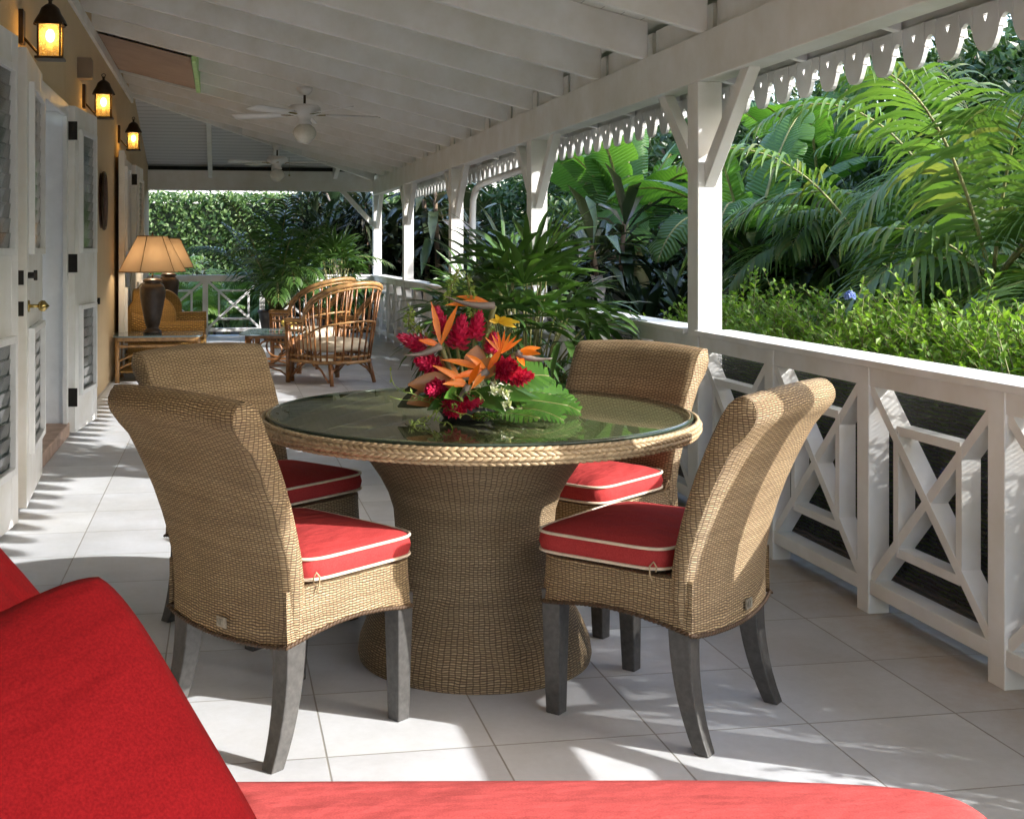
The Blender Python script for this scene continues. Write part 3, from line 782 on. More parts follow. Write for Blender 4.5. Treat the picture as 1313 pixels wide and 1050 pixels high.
# ================================================================== wicker dining chairs
def sup(t,n):  # superellipse helper
    c,s=math.cos(t),math.sin(t)
    return (math.copysign(abs(c)**(2/n),c),math.copysign(abs(s)**(2/n),s))
def arc_len(pts):
    L=[0]
    for a,b_ in zip(pts[:-1],pts[1:]): L.append(L[-1]+math.dist(a,b_))
    return L
def make_chair():
    t=thing('wicker_dining_chair','x','dining chair',(0,0,0),0,'tan wicker dining chairs round the table')
    # ---- back: centre line with an outward roll on top
    # rear profile (x,z) from hem up, over the roll, then down the front to the seat
    rear=[(-.205,.295),(-.203,.36),(-.206,.43),(-.216,.50),(-.231,.57),(-.249,.64),(-.268,.70),(-.288,.755),(-.306,.80),(-.322,.832),(-.336,.850),(-.348,.867),(-.354,.886),(-.351,.906),(-.340,.923),(-.324,.935)]
    front=[(-.304,.939),(-.279,.931),(-.258,.912),(-.242,.882),(-.226,.84),(-.208,.78),(-.190,.72),(-.173,.65),(-.159,.58),(-.147,.51),(-.140,.45),(-.138,.40)]
    sq=lambda q:[(x-.045*max(0,(z-.46)/.47)**1.3,z if z<.45 else .45+(z-.45)*.945) for x,z in q]
    rear=sq(rear);front=sq(front)
    prof=rear+front
    Lp=arc_len(prof)
    n=34; rows=[];uvr=[]
    us=[-1+2*i/n for i in range(n+1)]
    def ucurve(u): return math.copysign(1-(1-abs(u))**1.0,u)
    for j,(x,z) in enumerate(prof):
        row=[];uvrow=[]
        W=.246+.022*max(0,min(1,(z-.35)/.5))
        isrear=j<len(rear)
        mid=(prof[j][0]+prof[len(prof)-1-j][0])/2
        # local centre of the slab at this height for pinching at the ends
        cx=x+(.036 if isrear and z<.84 else (-.036 if not isrear and z<.9 else 0))
        if z>.80: cx=-.352; cz=z+(.862-z)*min(1,(z-.80)/.05)
        cz=z
        for u in us:
            q=min(1,abs(u)); e=(1-q**14)**.5 if q<1 else 0
            sc=(.62 if z<.8 else .80)+(.38 if z<.8 else .20)*e
            bul=-.028*(1-q*q)*(1. if z>.45 else 1.) +.008
            arch=.014*(1-q**2)*max(0,(z-.5)/.44)
            hem=(-.012*(1-q*q) if z<.32 else 0)
            row.append((cx+(x-cx)*sc+bul, u*W*(1 if q<1 else 1), cz+(z-cz)*sc+arch+hem))
            uvrow.append((u*.26,Lp[j]))
        rows.append(row);uvr.append(uvrow)
    b=MB(); b.grid(rows,uvr)
    # side faces of the back
    for s,k in ((-1,0),(1,n)):
        nr=len(rows)
        m=len(rear)
        # pair rear and front points into quads by height
        rr=[rows[j][k] for j in range(nr)]
        i,j=0,nr-1
        A=rr[:m]; B=list(reversed(rr[m:]))
        # resample both to same count
        def res(Pp,c):
            L=arc_len(Pp); out=[]
            for q in range(c):
                d=L[-1]*q/(c-1)
                for a in range(len(L)-1):
                    if L[a+1]>=d-1e-9: break
                f=(d-L[a])/max(1e-9,L[a+1]-L[a]); out.append(tuple(Pp[a][h]+(Pp[a+1][h]-Pp[a][h])*f for h in range(3)))
            return out
        A2=res(A,26);B2=res(B,26)
        g=[];ug=[]
        for a,c in zip(A2,B2):
            mids=[tuple(a[h]+(c[h]-a[h])*f for h in range(3)) for f in (0,.33,.67,1)]
            mids=[(p[0],p[1]+s*.010*math.sin(PI*f),p[2]) for p,f in zip(mids,(0,.33,.67,1))]
            g.append(mids); ug.append([(p[0],p[2]) for p in mids])
        b.grid(g,ug)
    bk=b.build('backrest',M['wicker'],t)
    # ---- seat apron, arched along its hem, with rounded corners
    x0,x1,W=-.20,.262,.247
    path=[(x0,-W),(-.12,-W),(-.04,-W),(.04,-W),(.12,-W),(.19,-W+.003),(.228,-W+.010),(.25,-W+.028),(.260,-W+.055),(.264,-.12),(.266,-.06),(.266,0),(.266,.06),(.264,.12),(.260,W-.055),(.25,W-.028),(.228,W-.010),(.19,W-.003),(.12,W),(.04,W),(-.04,W),(-.12,W),(x0,W)]
    L=arc_len(path); rows=[];uvr=[]
    for f in [k/8 for k in range(9)]:
        row=[];uvrow=[]
        for (x,y),l in zip(path,L):
            side=abs(y)>W-.06
            if side and x<.23: hem=.300+.030*max(0,math.sin(PI*min(1,max(0,(x-x0)/.46))))
            elif not side or x>.23: hem=.300+.028*max(0,math.cos(PI*y/(2*W)))**1.2+.0
            z=hem+(.432-hem)*f; flare=.010*(1-f)**2
            row.append((x+(flare if x>.2 else 0),y*(1+flare*2.),z)); uvrow.append((l,z))
        rows.append(row);uvr.append(uvrow)
    b=MB(); b.grid(rows,uvr)
    top=[(p[0],p[1],.432) for p in rows[-1]]
    b.add(top,[tuple(range(len(top)))],[[(p[1],p[0]) for p in top]])
    b.build('seat',M['wicker'],t)
    # braided hem
    b=MB()
    hem=[(p[0]*1.0,p[1]*1.0,p[2]) for p in rows[0]]
    hb_=[(-.207+.008-.028*(1-u*u),u*.246,.295-.012*(1-u*u)) for u in [1-2*i/20 for i in range(21)]]
    loop=hem+hb_[1:-1]
    rl_=[]
    Ltot=arc_len(loop+[loop[0]])
    cnt=150
    for k in range(cnt):
        d=Ltot[-1]*k/cnt
        for a in range(len(loop)):
            if Ltot[a+1]>=d: break
        p=Vector(loop[a]); q=Vector(loop[(a+1)%len(loop)]); f=(d-Ltot[a])/max(1e-9,Ltot[a+1]-Ltot[a]); c=p.lerp(q,f); tn=(q-p).normalized()
        out=tn.cross(Vector((0,0,1))).normalized()
        ax=(tn+Vector((0,0,1))*.45).normalized()
        rm=ax.to_track_quat('X','Z').to_matrix()
        b.ball(c+out*.001,(.0115,.0055,.0050),6,4,rot=rm)
    b.build('braided_hem',M['wicker'],t)
    # ---- legs
    def leg(p0,p1,p2,w0,w1,s):
        pts=[Vector(p0),Vector(p1),Vector(p2)]; m=MB(); n=8; rings=[]
        for i in range(n+1):
            f=i/n; c=pts[0]*(1-f)**2+pts[1]*2*f*(1-f)+pts[2]*f*f; wd=(w0+(w1-w0)*f)/2
            rings.append([(c.x-wd,c.y-wd,c.z),(c.x+wd,c.y-wd,c.z),(c.x+wd,c.y+wd,c.z),(c.x-wd,c.y+wd,c.z)])
        V=[p for r in rings for p in r]; F=[]
        for i in range(n):
            for k in range(4): F.append((i*4+k,i*4+(k+1)%4,(i+1)*4+(k+1)%4,(i+1)*4+k))
        F.append((3,2,1,0)); F.append(tuple(n*4+k for k in range(4)))
        m.add(V,F); m.build('leg',M['leg'],t,.0035)
    for s in (-1,1):
        leg((.225,s*.208,.34),(.222,s*.212,.16),(.219,s*.214,0),.058,.042,s)
        leg((-.160,s*.208,.34),(-.152,s*.212,.15),(-.222,s*.222,0),.064,.040,s)
    # ---- cushion
    def outline(k,inset,n=56):
        # trapezoid-ish rounded square
        pts=[]
        for i in range(n):
            a=2*PI*i/n; c,sn=sup(a,7)
            x=.062+c*(.208-inset); y=sn*(.250-inset)*(1.0 if c<0 else 1.0)
            pts.append((x,y))
        return pts
    rows=[];n=56
    for inset,z in ((.06,.437),(.010,.438),(.002,.443),(0,.450),(-.004,.468),(0,.486),(.002,.494),(.010,.499),(.03,.507),(.06,.514),(.11,.521),(.16,.525),(.20,.5265)):
        rows.append([(x,y,z) for x,y in outline(0,inset)])
    b=MB(); b.grid(rows,closed_u=True)
    b.add(rows[0],[tuple(range(n))]); b.add(rows[-1],[tuple(range(n))])
    cu=b.build('seat_cushion',M['red'],t)
    b=MB()
    for z in (.444,.495): b.tube([(x,y,z) for x,y in outline(0,-.001)],.0042,8,closed=True)
    b.build('piping',M['piping'],cu)
    for s in (-1,1):
        b=MB(); b.tube([(-.118,s*.252,.44),(-.126,s*.262,.455),(-.118,s*.263,.468),(-.106,s*.262,.455),(-.103,s*.257,.432),(-.112,s*.258,.415)],.0022,6)
        b.build('tie',M['braid'],cu)
    # small metal tag on the rear hem
    b=MB(); b.box((-.232,-.03,.322),(.003,.040,.026),(0,0,0)); b.box((-.2345,-.036,.322),(.002,.006,.016)); b.box((-.2345,-.024,.322),(.002,.006,.016)); b.build('metal_tag',M['brass2'],t)
    return t
M['brass2']=principled('dull_aluminium',(.45,.42,.36),.4,.3,60,metal=.7)
ch=make_chair()
cl=[((.169,3.278),36.6,'wicker dining chair at left front, its back and metal tag turned to the camera'),
    ((1.212,3.193),132.5,'wicker dining chair nearest the railing at right front, angled away, sunlit back'),
    ((.135,4.18),-52,'wicker dining chair behind the left front one, its back next to the lamp table'),
    ((1.27,4.11),217.4,'wicker dining chair behind the table at right, under the potted lady palm')]
for i,((x,y),a,lab) in enumerate(cl):
    o=ch if i==0 else copy_tree(ch)
    o.location=(x,y,0); o.rotation_euler=(0,0,R(a)); o['label']=lab
    for c_ in o.children:
        if c_.name.startswith('seat_cushion'):
            c_.rotation_euler=(0,R((0,.8,-.5,.6)[i]),R((.6,-1.2,1.5,-.8)[i])); c_.location=((0,.006,.003,-.004)[i],(.003,-.004,.004,0)[i],(.0,.002,.002,.002)[i])

# ================================================================== dining table
t=thing('wicker_dining_table','round wicker pedestal dining table with braided rim and green glass top','dining table',(.800,3.735,0))
prof=[(.362,0),(.366,.02),(.360,.06),(.340,.11),(.312,.16),(.286,.22),(.266,.28),(.254,.34),(.250,.40),(.255,.46),(.271,.51),(.297,.56),(.331,.61),(.37,.65),(.41,.69)]
b=MB(); b.lathe(prof,72,uscale=.30,M=Matrix.Translation((-.015,-.01,0))); b.build('pedestal',M['wickertable'],t)
b=MB(); b.lathe([(.25,.696),(.655,.706),(.670,.716),(.670,.738),(.64,.746),(.30,.746),(.002,.746)],72,uscale=.66); 
b.build('apron',M['wickertable'],t)
def woven_top():
    b=MB(); n=24; S=.66
    rows=[];uv=[]
    V=[(0,0,.7475)];F=[];U=[]
    m=72
    for k in range(m): V.append((S*math.cos(2*PI*k/m),S*math.sin(2*PI*k/m),.7475))
    for k in range(m):
        f=(0,1+k,1+(k+1)%m); F.append(f); U.append([(V[i][0],V[i][1]) for i in f])
    b.add(V,F,U); return b
woven_top().build('woven_top',wicker('dark_woven_top',(.52,.45,.31),(.38,.31,.19),(.09,.065,.035),.011,.020,.001),t)
b=MB()
def rope(R0,z,rr,cnt,slant,s):
    for k in range(cnt):
        a=2*PI*(k+s)/cnt; c=Vector((R0*math.cos(a),R0*math.sin(a),z)); tn=Vector((-math.sin(a),math.cos(a),0)); 
        ax=(tn+Vector((0,0,slant))).normalized(); rm=ax.to_track_quat('X','Z').to_matrix()
        b.ball(c,(.021,rr,rr*.82),7,5,rot=rm)
rope(.676,.747,.0078,190,.26,0); rope(.6825,.7355,.0078,190,-.26,.5); rope(.6825,.7235,.0078,190,.26,0); rope(.676,.712,.0075,190,-.26,.5)
b.build('braided_rim',M['braid'],t)
b=MB(); b.lathe([(.002,.7525),(.40,.7525),(.650,.7525),(.655,.7525),(.6595,.7545),(.661,.7575),(.6595,.7605),(.655,.762),(.650,.762),(.40,.762),(.002,.762)],96); 
gt=b.build('glass_top',M['tglass'],t)
b=MB(); b.tube([(.6595*math.cos(2*PI*k/96),.6595*math.sin(2*PI*k/96),.7565) for k in range(96)],.0048,8,closed=True); b.build('glass_edge',principled('dark_glass_edge',(.03,.045,.03),.15,.1,9),gt)

# ================================================================== rattan armchairs
def make_rattan():
    t=thing('rattan_armchair','x','armchair',(0,0,0),0,'rattan armchairs with curved slatted backs')
    def U(f):  # f 0..1 round the barrel from left front arm to right front arm
        a=-PI/2*0
        L1=.36
        if f<.28: q=f/.28; return (.30-.40*q,-.30)
        if f>.72: q=(1-f)/.28; return (.30-.40*q,.30)
        q=(f-.28)/.44; ang=-PI/2-PI*q
        return (-.10+.22*math.cos(ang)*1.0,.30*math.sin(ang))
    def top(f):
        q=abs(f-.5)/.5
        z=.56+.335*max(0,math.cos(PI/2*min(1,q/.66)))**.75
        x,y=U(f); lean=max(0,(z-.5))*.24
        d=Vector((x+.02,y*.7)).normalized() if f>.2 and f<.8 else Vector((0,0))
        return Vector((x+d.x*lean,y+d.y*lean*.6+(.0),z))
    def bot(f):
        x,y=U(f); return Vector((x*.94,y*.90,.20))
    fs=[i/48 for i in range(49)]
    b=MB(); b.tube([top(f) for f in fs],.021,10); 
    b.tube([top(f)+Vector((0,0,-.035)) for f in fs],.010,8)
    b.build('top_rim',M['rattanhi'],t)
    b=MB(); 
    for f in [i/26 for i in range(1,26)]:
        p=bot(f); q=top(f); b.tube([p,p.lerp(q,.5)+Vector((0,0,0)),q],.0078,6)
    b.build('slats',M['rattan'],t)
    b=MB(); b.tube([bot(f).lerp(top(f),.52 if .2<f<.8 else .75) for f in fs],.010,8); b.build('middle_band',M['rattanhi'],t)
    b=MB(); lp=[bot(f) for f in fs]; b.tube(lp+[Vector((.29,.15,.2)),Vector((.29,-.15,.2))],.017,8,closed=True); b.tube([p+Vector((0,0,.05)) for p in lp],.011,8)
    b.build('seat_rail',M['rattanhi'],t)
    b=MB(); b.grid([[(x,-.25,.21),(x,.25,.21)] for x in (-.26,.27)]); b.build('seat_panel',M['rattan'],t)
    for sx,sy in ((1,1),(1,-1),(-1,1),(-1,-1)):
        b=MB()
        if sx>0: b.tube([(.285,sy*.28,0),(.285,sy*.28,.25),(.29,sy*.295,.56)],.021,8)
        else: b.tube([(-.25,sy*.24,0),(-.20,sy*.22,.2)],[.017,.02],8)
        x=.285 if sx>0 else -.23
        b.tube([(x,sy*.26,.03),(x*.9,sy*.19,.13),(x*.9,sy*.08,.19)],.009,6); b.tube([(x,sy*.26,.03),(x*.6,sy*.26,.13),(x*.25,sy*.27,.19)],.009,6)
        b.build('leg',M['rattan'],t)
    rows=[]
    for ins,z in ((.05,.225),(.004,.24),(0,.265),(.002,.30),(.012,.318),(.05,.33),(.12,.336)):
        rows.append([(.01+sup(2*PI*i/40,4)[0]*(.255-ins),sup(2*PI*i/40,4)[1]*(.250-ins),z+.06) for i in range(40)])
    b=MB(); b.grid(rows,closed_u=True); b.add(rows[-1],[tuple(range(40))]); b.build('cushion',M['cream'],t)
    return t
ra=make_rattan()
x,y=cw(-.87,11.5); ra.location=(x,y,0); ra.scale=(1.10,1.10,1.06); ra.rotation_euler=(0,0,math.atan2(.7,-.7)-YAW); ra['label']='nearer rattan armchair with striped cream cushion, its slatted back to the dining table'
rb=copy_tree(ra); x,y=cw(-1.22,13.1); rb.location=(x,y,0); rb.rotation_euler=(0,0,math.atan2(.55,-.8)-YAW); rb['label']='rattan armchair just behind the nearer one, partly hidden at left'

# coffee table
x,y=cw(-1.50,11.95)
t=thing('glass_coffee_table','low rattan coffee table with glass top beside the rattan armchairs','coffee table',(x,y,0),R(-9.6))
b=MB(); 
pl=[(sup(2*PI*i/32,6)[0]*.30,sup(2*PI*i/32,6)[1]*.45) for i in range(32)]
b.prism(pl,'z',.44,.452); gm_,gn,go=mat('coffee_glass')
T=NT(gn); p=T.n('ShaderNodeBsdfPrincipled'); p.inputs['Base Color'].default_value=(.18,.25,.28,1); p.inputs['Roughness'].default_value=.06; T.l(p.outputs[0],go.inputs[0])
b.build('glass_top',gm_,t)
for sx in (-1,1):
    for sy in (-1,1):
        b=MB(); b.tube([(sx*.22,sy*.34,0),(sx*.22,sy*.34,.435)],.019,8); b.tube([(sx*.2,sy*.34,0),(sx*.2,sy*.34,.435)],.017,8)
        b.tube([(sx*.21,sy*.34,.02),(sx*.10,sy*.34,.10),(0,sy*.34,.13)],.010,6); b.build('leg',M['rattan'],t)
b=MB()
for sy in (-1,1): b.bar((-.22,sy*.34,.42),(.22,sy*.34,.42),.03,.03); b.bar((-.22,sy*.34,.15),(.22,sy*.34,.15),.02,.02)
for sx in (-1,1):
    b.bar((sx*.22,-.34,.42),(sx*.22,.34,.42),.03,.03); b.bar((sx*.22,-.34,.15),(sx*.22,.34,.15),.02,.02)
    b.tube([(sx*.22,.12*math.cos(a),.28+.11*math.sin(a)) for a in [2*PI*k/20 for k in range(20)]],.010,6,closed=True)
for sy in (-1,1): b.tube([(.12*math.cos(a),sy*.34,.28+.11*math.sin(a)) for a in [2*PI*k/20 for k in range(20)]],.010,6,closed=True)
b.build('rattan_frame',M['rattan'],t)
x2,y2=cw(-1.33,11.85)
t=thing('yellow_flower_bowl','small bowl of pale yellow flowers on the coffee table','flower bowl',(x2,y2,.453))
b=MB(); b.lathe([(.001,0),(.05,.002),(.09,.03),(.10,.05),(.095,.05),(.08,.03),(.001,.012)],20); b.build('bowl',M['cream'],t)
b=MB(); r_=random.Random(3)
for k in range(16):
    a=r_.uniform(0,6.28); q=r_.uniform(0,.08); b.ball((q*math.cos(a),q*math.sin(a),.06+r_.uniform(0,.05)),r_.uniform(.018,.03),8,5)
b.build('blossoms',M['fruit'],t)

# ================================================================== lamp tables, lamps, sofa
def endtable(lab,x,y):
    t=thing('rattan_end_table',lab,'end table',(x,y,0),0,'rattan end tables carrying lamps')
    W,D,Hh=.37,.28,.43
    b=MB(); b.prism([(sup(2*PI*i/32,8)[0]*(W+.05),sup(2*PI*i/32,8)[1]*(D+.05)) for i in range(32)],'z',Hh,Hh+.014); b.build('glass_top',gm_,t)
    for sx in (-1,1):
        for sy in (-1,1):
            b=MB(); b.tube([(sx*W,sy*D,0),(sx*W,sy*D,Hh)],.022,8); b.build('leg',M['rattanhi'],t)
    b=MB()
    for sy in (-1,1):
        b.bar((-W,sy*D,Hh-.02),(W,sy*D,Hh-.02),.035,.035); b.bar((-W,sy*D,Hh-.085),(W,sy*D,Hh-.085),.022,.022)
        b.tube([(-W+3*0+2*W*k/16,sy*D,Hh-.23+.11*math.sin(PI*k/16)) for k in range(17)],.011,6)
        b.tube([(-W+2*W*k/16,sy*D,Hh-.30+.11*math.sin(PI*k/16)) for k in range(17)],.009,6)
    for sx in (-1,1):
        b.bar((sx*W,-D,Hh-.02),(sx*W,D,Hh-.02),.035,.035); b.bar((sx*W,-D,.1),(sx*W,D,.1),.025,.025)
    b.build('frame',M['rattanhi'],t)
    b=MB(); b.box((0,0,.10),(2*W-.05,2*D-.05,.012)); b.box((.02,D*.35,.22),(2*W-.12,.02,.22)); b.build('lower_shelf',M['wickergold'],t)
endtable('rattan end table in front of the sofa, carrying the nearer lamp',-.60,12.02)
endtable('rattan end table at the far side of the sofa, under the farther lamp',-.62,14.78)
def lamp(lab,x,y,rz):
    t=thing('table_lamp',lab,'table lamp',(x,y,.4445),rz,'dark ceramic table lamps with lit shades')
    b=MB(); b.lathe([(.001,0),(.085,0),(.09,.012),(.082,.03),(.06,.045),(.058,.06),(.07,.09),(.085,.16),(.102,.25),(.118,.34),(.124,.40),(.118,.445),(.098,.475),(.075,.49),(.09,.50),(.095,.515),(.075,.53),(.02,.54)],28)
    for k in range(4):
        a=PI/4+k*PI/2; b.ball((.075*math.cos(a),.075*math.sin(a),.012),(.025,.025,.014),8,5)
    b.build('base',M['lampbase'],t)
    b=MB(); b.tube([(0,0,.53),(0,0,.66)],.008,8); b.tube([(-.02,0,.60),(.02,0,.60)],.014,8); b.build('stem',M['brass'],t)
    # hexagonal shade
    z0,z1,r0,r1=.60,.945,.325,.145; sh=[];n=6
    rows=[]
    for f in (0,.25,.5,.75,1):
        rr=r0+(r1-r0)*f; sh=[]
        for k in range(n):
            a=2*PI*k/n+R(12); sh.append((rr*math.cos(a),rr*math.sin(a),z0+(z1-z0)*f))
        rows.append(sh)
    b=MB(); b.grid(rows,closed_u=True,smooth=False); s_=b.build('shade',shade_m,t); q=s_.modifiers.new('s','SOLIDIFY'); q.thickness=.003
    b=MB()
    b.tube(rows[0],.005,6,closed=True); b.tube(rows[-1],.005,6,closed=True)
    for k in range(6): b.tube([rows[0][k],rows[-1][k]],.0035,6)
    b.build('shade_trim',M['shadetrim'],s_)
    b=MB(); b.ball((0,0,.74),(.03,.03,.045),12,8); b.build('bulb',M['bulb'],t)
    b=MB(); b.tube([(0,0,.78),(0,0,.95)],.004,6); b.ball((0,0,.965),(.012,.012,.02),8,6); b.build('finial',M['bronze'],t)
    l=bpy.data.lights.new('lamp_light','POINT'); l.energy=1.9; l.color=(1,.80,.58); l.shadow_soft_size=.05
    lo=bpy.data.objects.new('lamp_light',l); COL.objects.link(lo); lo.location=(0,0,.70); lo.parent=t
def shade_mat():
    m,nt_,out=mat('parchment_shade'); T=NT(nt_)
    d=T.n('ShaderNodeBsdfDiffuse'); d.inputs[0].default_value=(.62,.47,.30,1); tl=T.n('ShaderNodeBsdfTranslucent'); tl.inputs[0].default_value=(.66,.56,.44,1)
    mx=T.n('ShaderNodeMixShader'); mx.inputs[0].default_value=.55; T.l(d.outputs[0],mx.inputs[1]); T.l(tl.outputs[0],mx.inputs[2]); T.l(mx.outputs[0],out.inputs[0]); return m
shade_m=shade_mat(); M['shadetrim']=principled('shade_binding',(.35,.22,.10),.7,.1,9)
lamp('nearer lit table lamp with a dark ribbed urn base and wide amber shade',-.66,12.05,0)
lamp('farther lit table lamp, mostly hidden behind the nearer lampshade',-.62,14.75,R(25))

t=thing('wicker_sofa','golden wicker sofa with cream cushions against the wall beyond the lamp','sofa',(-.55,13.42,0))
b=MB(); b.box((0.02,0,.16),(.72,1.76,.24)); b.build('base',M['wickergold'],t,.02)
for s in (-1,1):
    # rolled arm
    sec=[(sup(2*PI*k/20,3.2)[0]*.055+s*.90,.42+sup(2*PI*k/20,3.2)[1]*.10) for k in range(20)]
    b=MB(); rows=[];uv=[]
    for x in [-.34+.06*i for i in range(13)]:
        dz=.10*max(0,(-x-.05))/.3
        rows.append([(x,p[0],p[1]+dz+.02) for p in sec]); 
        uv.append([(x,.4*k/20) for k in range(21)])
    b.grid(rows,uv,closed_u=True); b.add(rows[-1],[tuple(range(20))],[[(p[1],p[2]) for p in rows[-1]]]); b.add(rows[0],[tuple(range(20))],[[(p[1],p[2]) for p in rows[0]]])
    b.box((.02,s*.90,.24),(.70,.085,.36)); b.build('arm',M['wickergold'],t)
# rounded back and wings
def rounded_slab(cx,cy,wy,z0,z1,tx,rad,axis='x',mname='wickergold',par=None,nm='backrest',lean=.0):
    poly=[(cy-wy,z0),(cy+wy,z0)]
    for k in range(11): a=PI/2*k/10; poly.append((cy+wy-rad+rad*math.cos(a),z1-rad+rad*math.sin(a)))
    for k in range(11): a=PI/2+PI/2*k/10; poly.append((cy-wy+rad+rad*math.cos(a),z1-rad+rad*math.sin(a)))
    m=MB(); m.prism(poly,axis,cx-tx/2,cx+tx/2); return m.build(nm,M[mname],par,.02)
rounded_slab(-.30,0,.92,.2,.86,.08,.22,par=t)
rounded_slab(-.90,-.15,.25,.15,.80,.07,.22,axis='y',par=t,nm='wing'); rounded_slab(.90,-.15,.25,.15,.80,.07,.22,axis='y',par=t,nm='wing')
def pad(t,c,d,nm,m,rot=(0,0,0),ex=4.,pinch=.0,seg=40):
    rows=[]
    hx,hy,hz=[k/2 for k in d]
    for j in range(1,14):
        ph=-PI/2+PI*j/14; r=max(0,math.cos(ph))**(.42); z=math.copysign(abs(math.sin(ph))**.8,math.sin(ph))*hz
        rows.append([(sup(2*PI*i/seg,ex)[0]*hx*r,sup(2*PI*i/seg,ex)[1]*hy*r,z) for i in range(seg)])
    T_=Matrix.Translation(c)@Euler(rot).to_matrix().to_4x4()
    m_=MB(); m_.grid(rows,closed_u=True,M=T_); m_.add(rows[0],[tuple(range(seg))],M=T_); m_.add(rows[-1],[tuple(range(seg))],M=T_)
    return m_.build(nm,m,t)
for y in (-.42,.42):
    pad(t,(.05,y,.34),(.62,.82,.14),'seat_cushion',M['cream'])
    pad(t,(-.20,y,.66),(.16,.80,.52),'back_cushion',M['cream'],(0,R(-8),0))

# ================================================================== red chaise in front
cx_,cy_=cw(-.13,1.53)
t=thing('red_chaise','red canvas chaise lounge across the foreground with reclined back at left','chaise lounge',(cx_,cy_,0),-YAW)
def seat_rows(hx,hy,z0,z1,r):
    rows=[]
    prof=[(.10,z0),(.02,z0+.004),(0,z0+.03),(0,z1-.055),(.006,z1-.028),(.022,z1-.010),(.05,z1-.002),(.10,z1+.003),(.2,z1+.006),(.32,z1+.008)]
    for ins,z in prof:
        row=[]
        for i in range(96):
            c,s_=sup(2*PI*i/96,9); row.append((c*(hx-ins),s_*(hy-ins),z+(.002*math.sin(9*c*hx+3)*(1 if z>z1-.06 else 0))))
        rows.append(row)
    return rows
rows=seat_rows(.96,.345,.30,.464,.1); b=MB(); b.grid(rows,closed_u=True); b.add(rows[-1],[tuple(range(96))]); b.add(rows[0],[tuple(range(96))]); b.build('seat_cushion',M['redc'],t)
b=MB(); b.box((0,0,.19),(1.86,.64,.19)); b.build('wicker_base',M['wicker'],t,.01)
for sx in (-1,1):
    for sy in (-1,1): b=MB(); b.box((sx*.84,sy*.25,.05),(.05,.05,.10)); b.build('leg',M['leg'],t,.003)
pad(t,(-.53,.02,.735),(.17,.60,.86),'back_cushion',M['redp'],(0,R(-41),0),ex=5)
# throw pillow leaning on the back cushion
def throw_pillow(S,Tk):
    m_=MB(); n=28; top=[];bt=[]
    for i in range(n+1):
        r1=[];r2=[]
        for j in range(n+1):
            u=-1+2*i/n; v=-1+2*j/n
            k=1-.015*(1-v*v)*abs(u)**3; k2=1-.015*(1-u*u)*abs(v)**3
            th=Tk*(max(0,(1-u**2))**.55)*(max(0,(1-v**2))**.55)*.5
            wr=.004*math.sin(7*u+3*v)*(1-abs(u))*(1-abs(v))
            cr=1-.09*(abs(u*v))**4
            r1.append((u*S*k*cr,v*S*k2*cr,th+wr)); r2.append((u*S*k*cr,v*S*k2*cr,-th))
        top.append(r1);bt.append(r2)
    m_.grid(top); m_.grid(bt); return m_
pil=throw_pillow(.222,.165)
p=pil.build('throw_pillow',M['redp']); bm=bmesh.new(); bm.from_mesh(p.data); bmesh.ops.remove_doubles(bm,verts=bm.verts,dist=1e-4); bmesh.ops.recalc_face_normals(bm,faces=bm.faces); bm.to_mesh(p.data); bm.free()
# orientation: face normal towards the camera and up, corner up
px,py=cw(-.418,1.235)
nrm=Vector((-px*.75+.10,-py*.75,.72)).normalized()
q=nrm.to_track_quat('Z','Y'); p.rotation_euler=(q@Quaternion((0,0,1),R(23+180))).to_euler(); p.location=(px,py,.670)
tag(p,'deep red throw pillow standing on its corner in the left foreground','pillow')

# ================================================================== flower arrangement
fx,fy=.728,3.56
t=thing('flower_arrangement','low tropical arrangement of red gingers, orange bird of paradise and green leaves on the glass','flowers',(fx,fy,.7625),-YAW)
KX=.002355
def P_(px,py,dy=0.): return Vector(((px-600)*KX,dy,(533-py)*KX))
M_=M
def ginger(c,ax,L,Rr,seed):
    r=random.Random(seed); ax=Vector(ax).normalized(); o=ax.orthogonal().normalized(); b=MB(); b.fix=False
    n=58
    for k in range(n):
        f=k/n; a=k*2.39996; rad=(Quaternion(ax,a)@o); q=Rr*.42*math.sin(PI*min(1,.18+.80*f))**.7
        p=c-ax*L*.5+ax*L*f*.92+rad*q*.5
        d=(rad*(1.05-.75*f)+ax*(.55+.5*f)).normalized(); lf(b,p,d,(ax-rad*.3).normalized(),Rr*(.95-.35*f)*r.uniform(.9,1.1),Rr*.62*(1-.35*f),.55,-.1)
    b.ball(c-ax*.0,(Rr*.45,Rr*.45,L*.42),8,6,rot=ax.to_track_quat('Z','Y').to_matrix())
    ob=b.build('ginger_bloom',M_['f_red'],t)
    s=MB(); s.tube([c-ax*L*.45,c*.5+Vector((0,.02,.0)),Vector((0,0,.01))],.005,6); s.build('stem',M_['cane'],ob)
for i,(px,py,dy,ax,L,Rr) in enumerate([(665,478,-.05,(.7,-.6,.1),.07,.036),(612,418,.0,(.2,-.3,.9),.08,.034),(560,492,-.10,(-.5,-.7,.0),.07,.036),(533,438,.02,(-.8,-.3,.35),.085,.036),(590,425,-.03,(.15,-.45,.85),.105,.040),(550,463,-.04,(-.5,-.6,.2),.085,.038),(648,467,-.09,(.35,-.9,.15),.075,.042),(582,511,-.13,(-.1,-.8,.05),.075,.040),(600,507,-.12,(.75,-.5,.1),.07,.030),(566,412,.03,(-.2,-.2,.9),.08,.032),(632,440,.0,(.1,-.2,.9),.06,.028)]):
    ginger(P_(px,py,dy),ax,L*1.1,Rr*1.12,500+i)
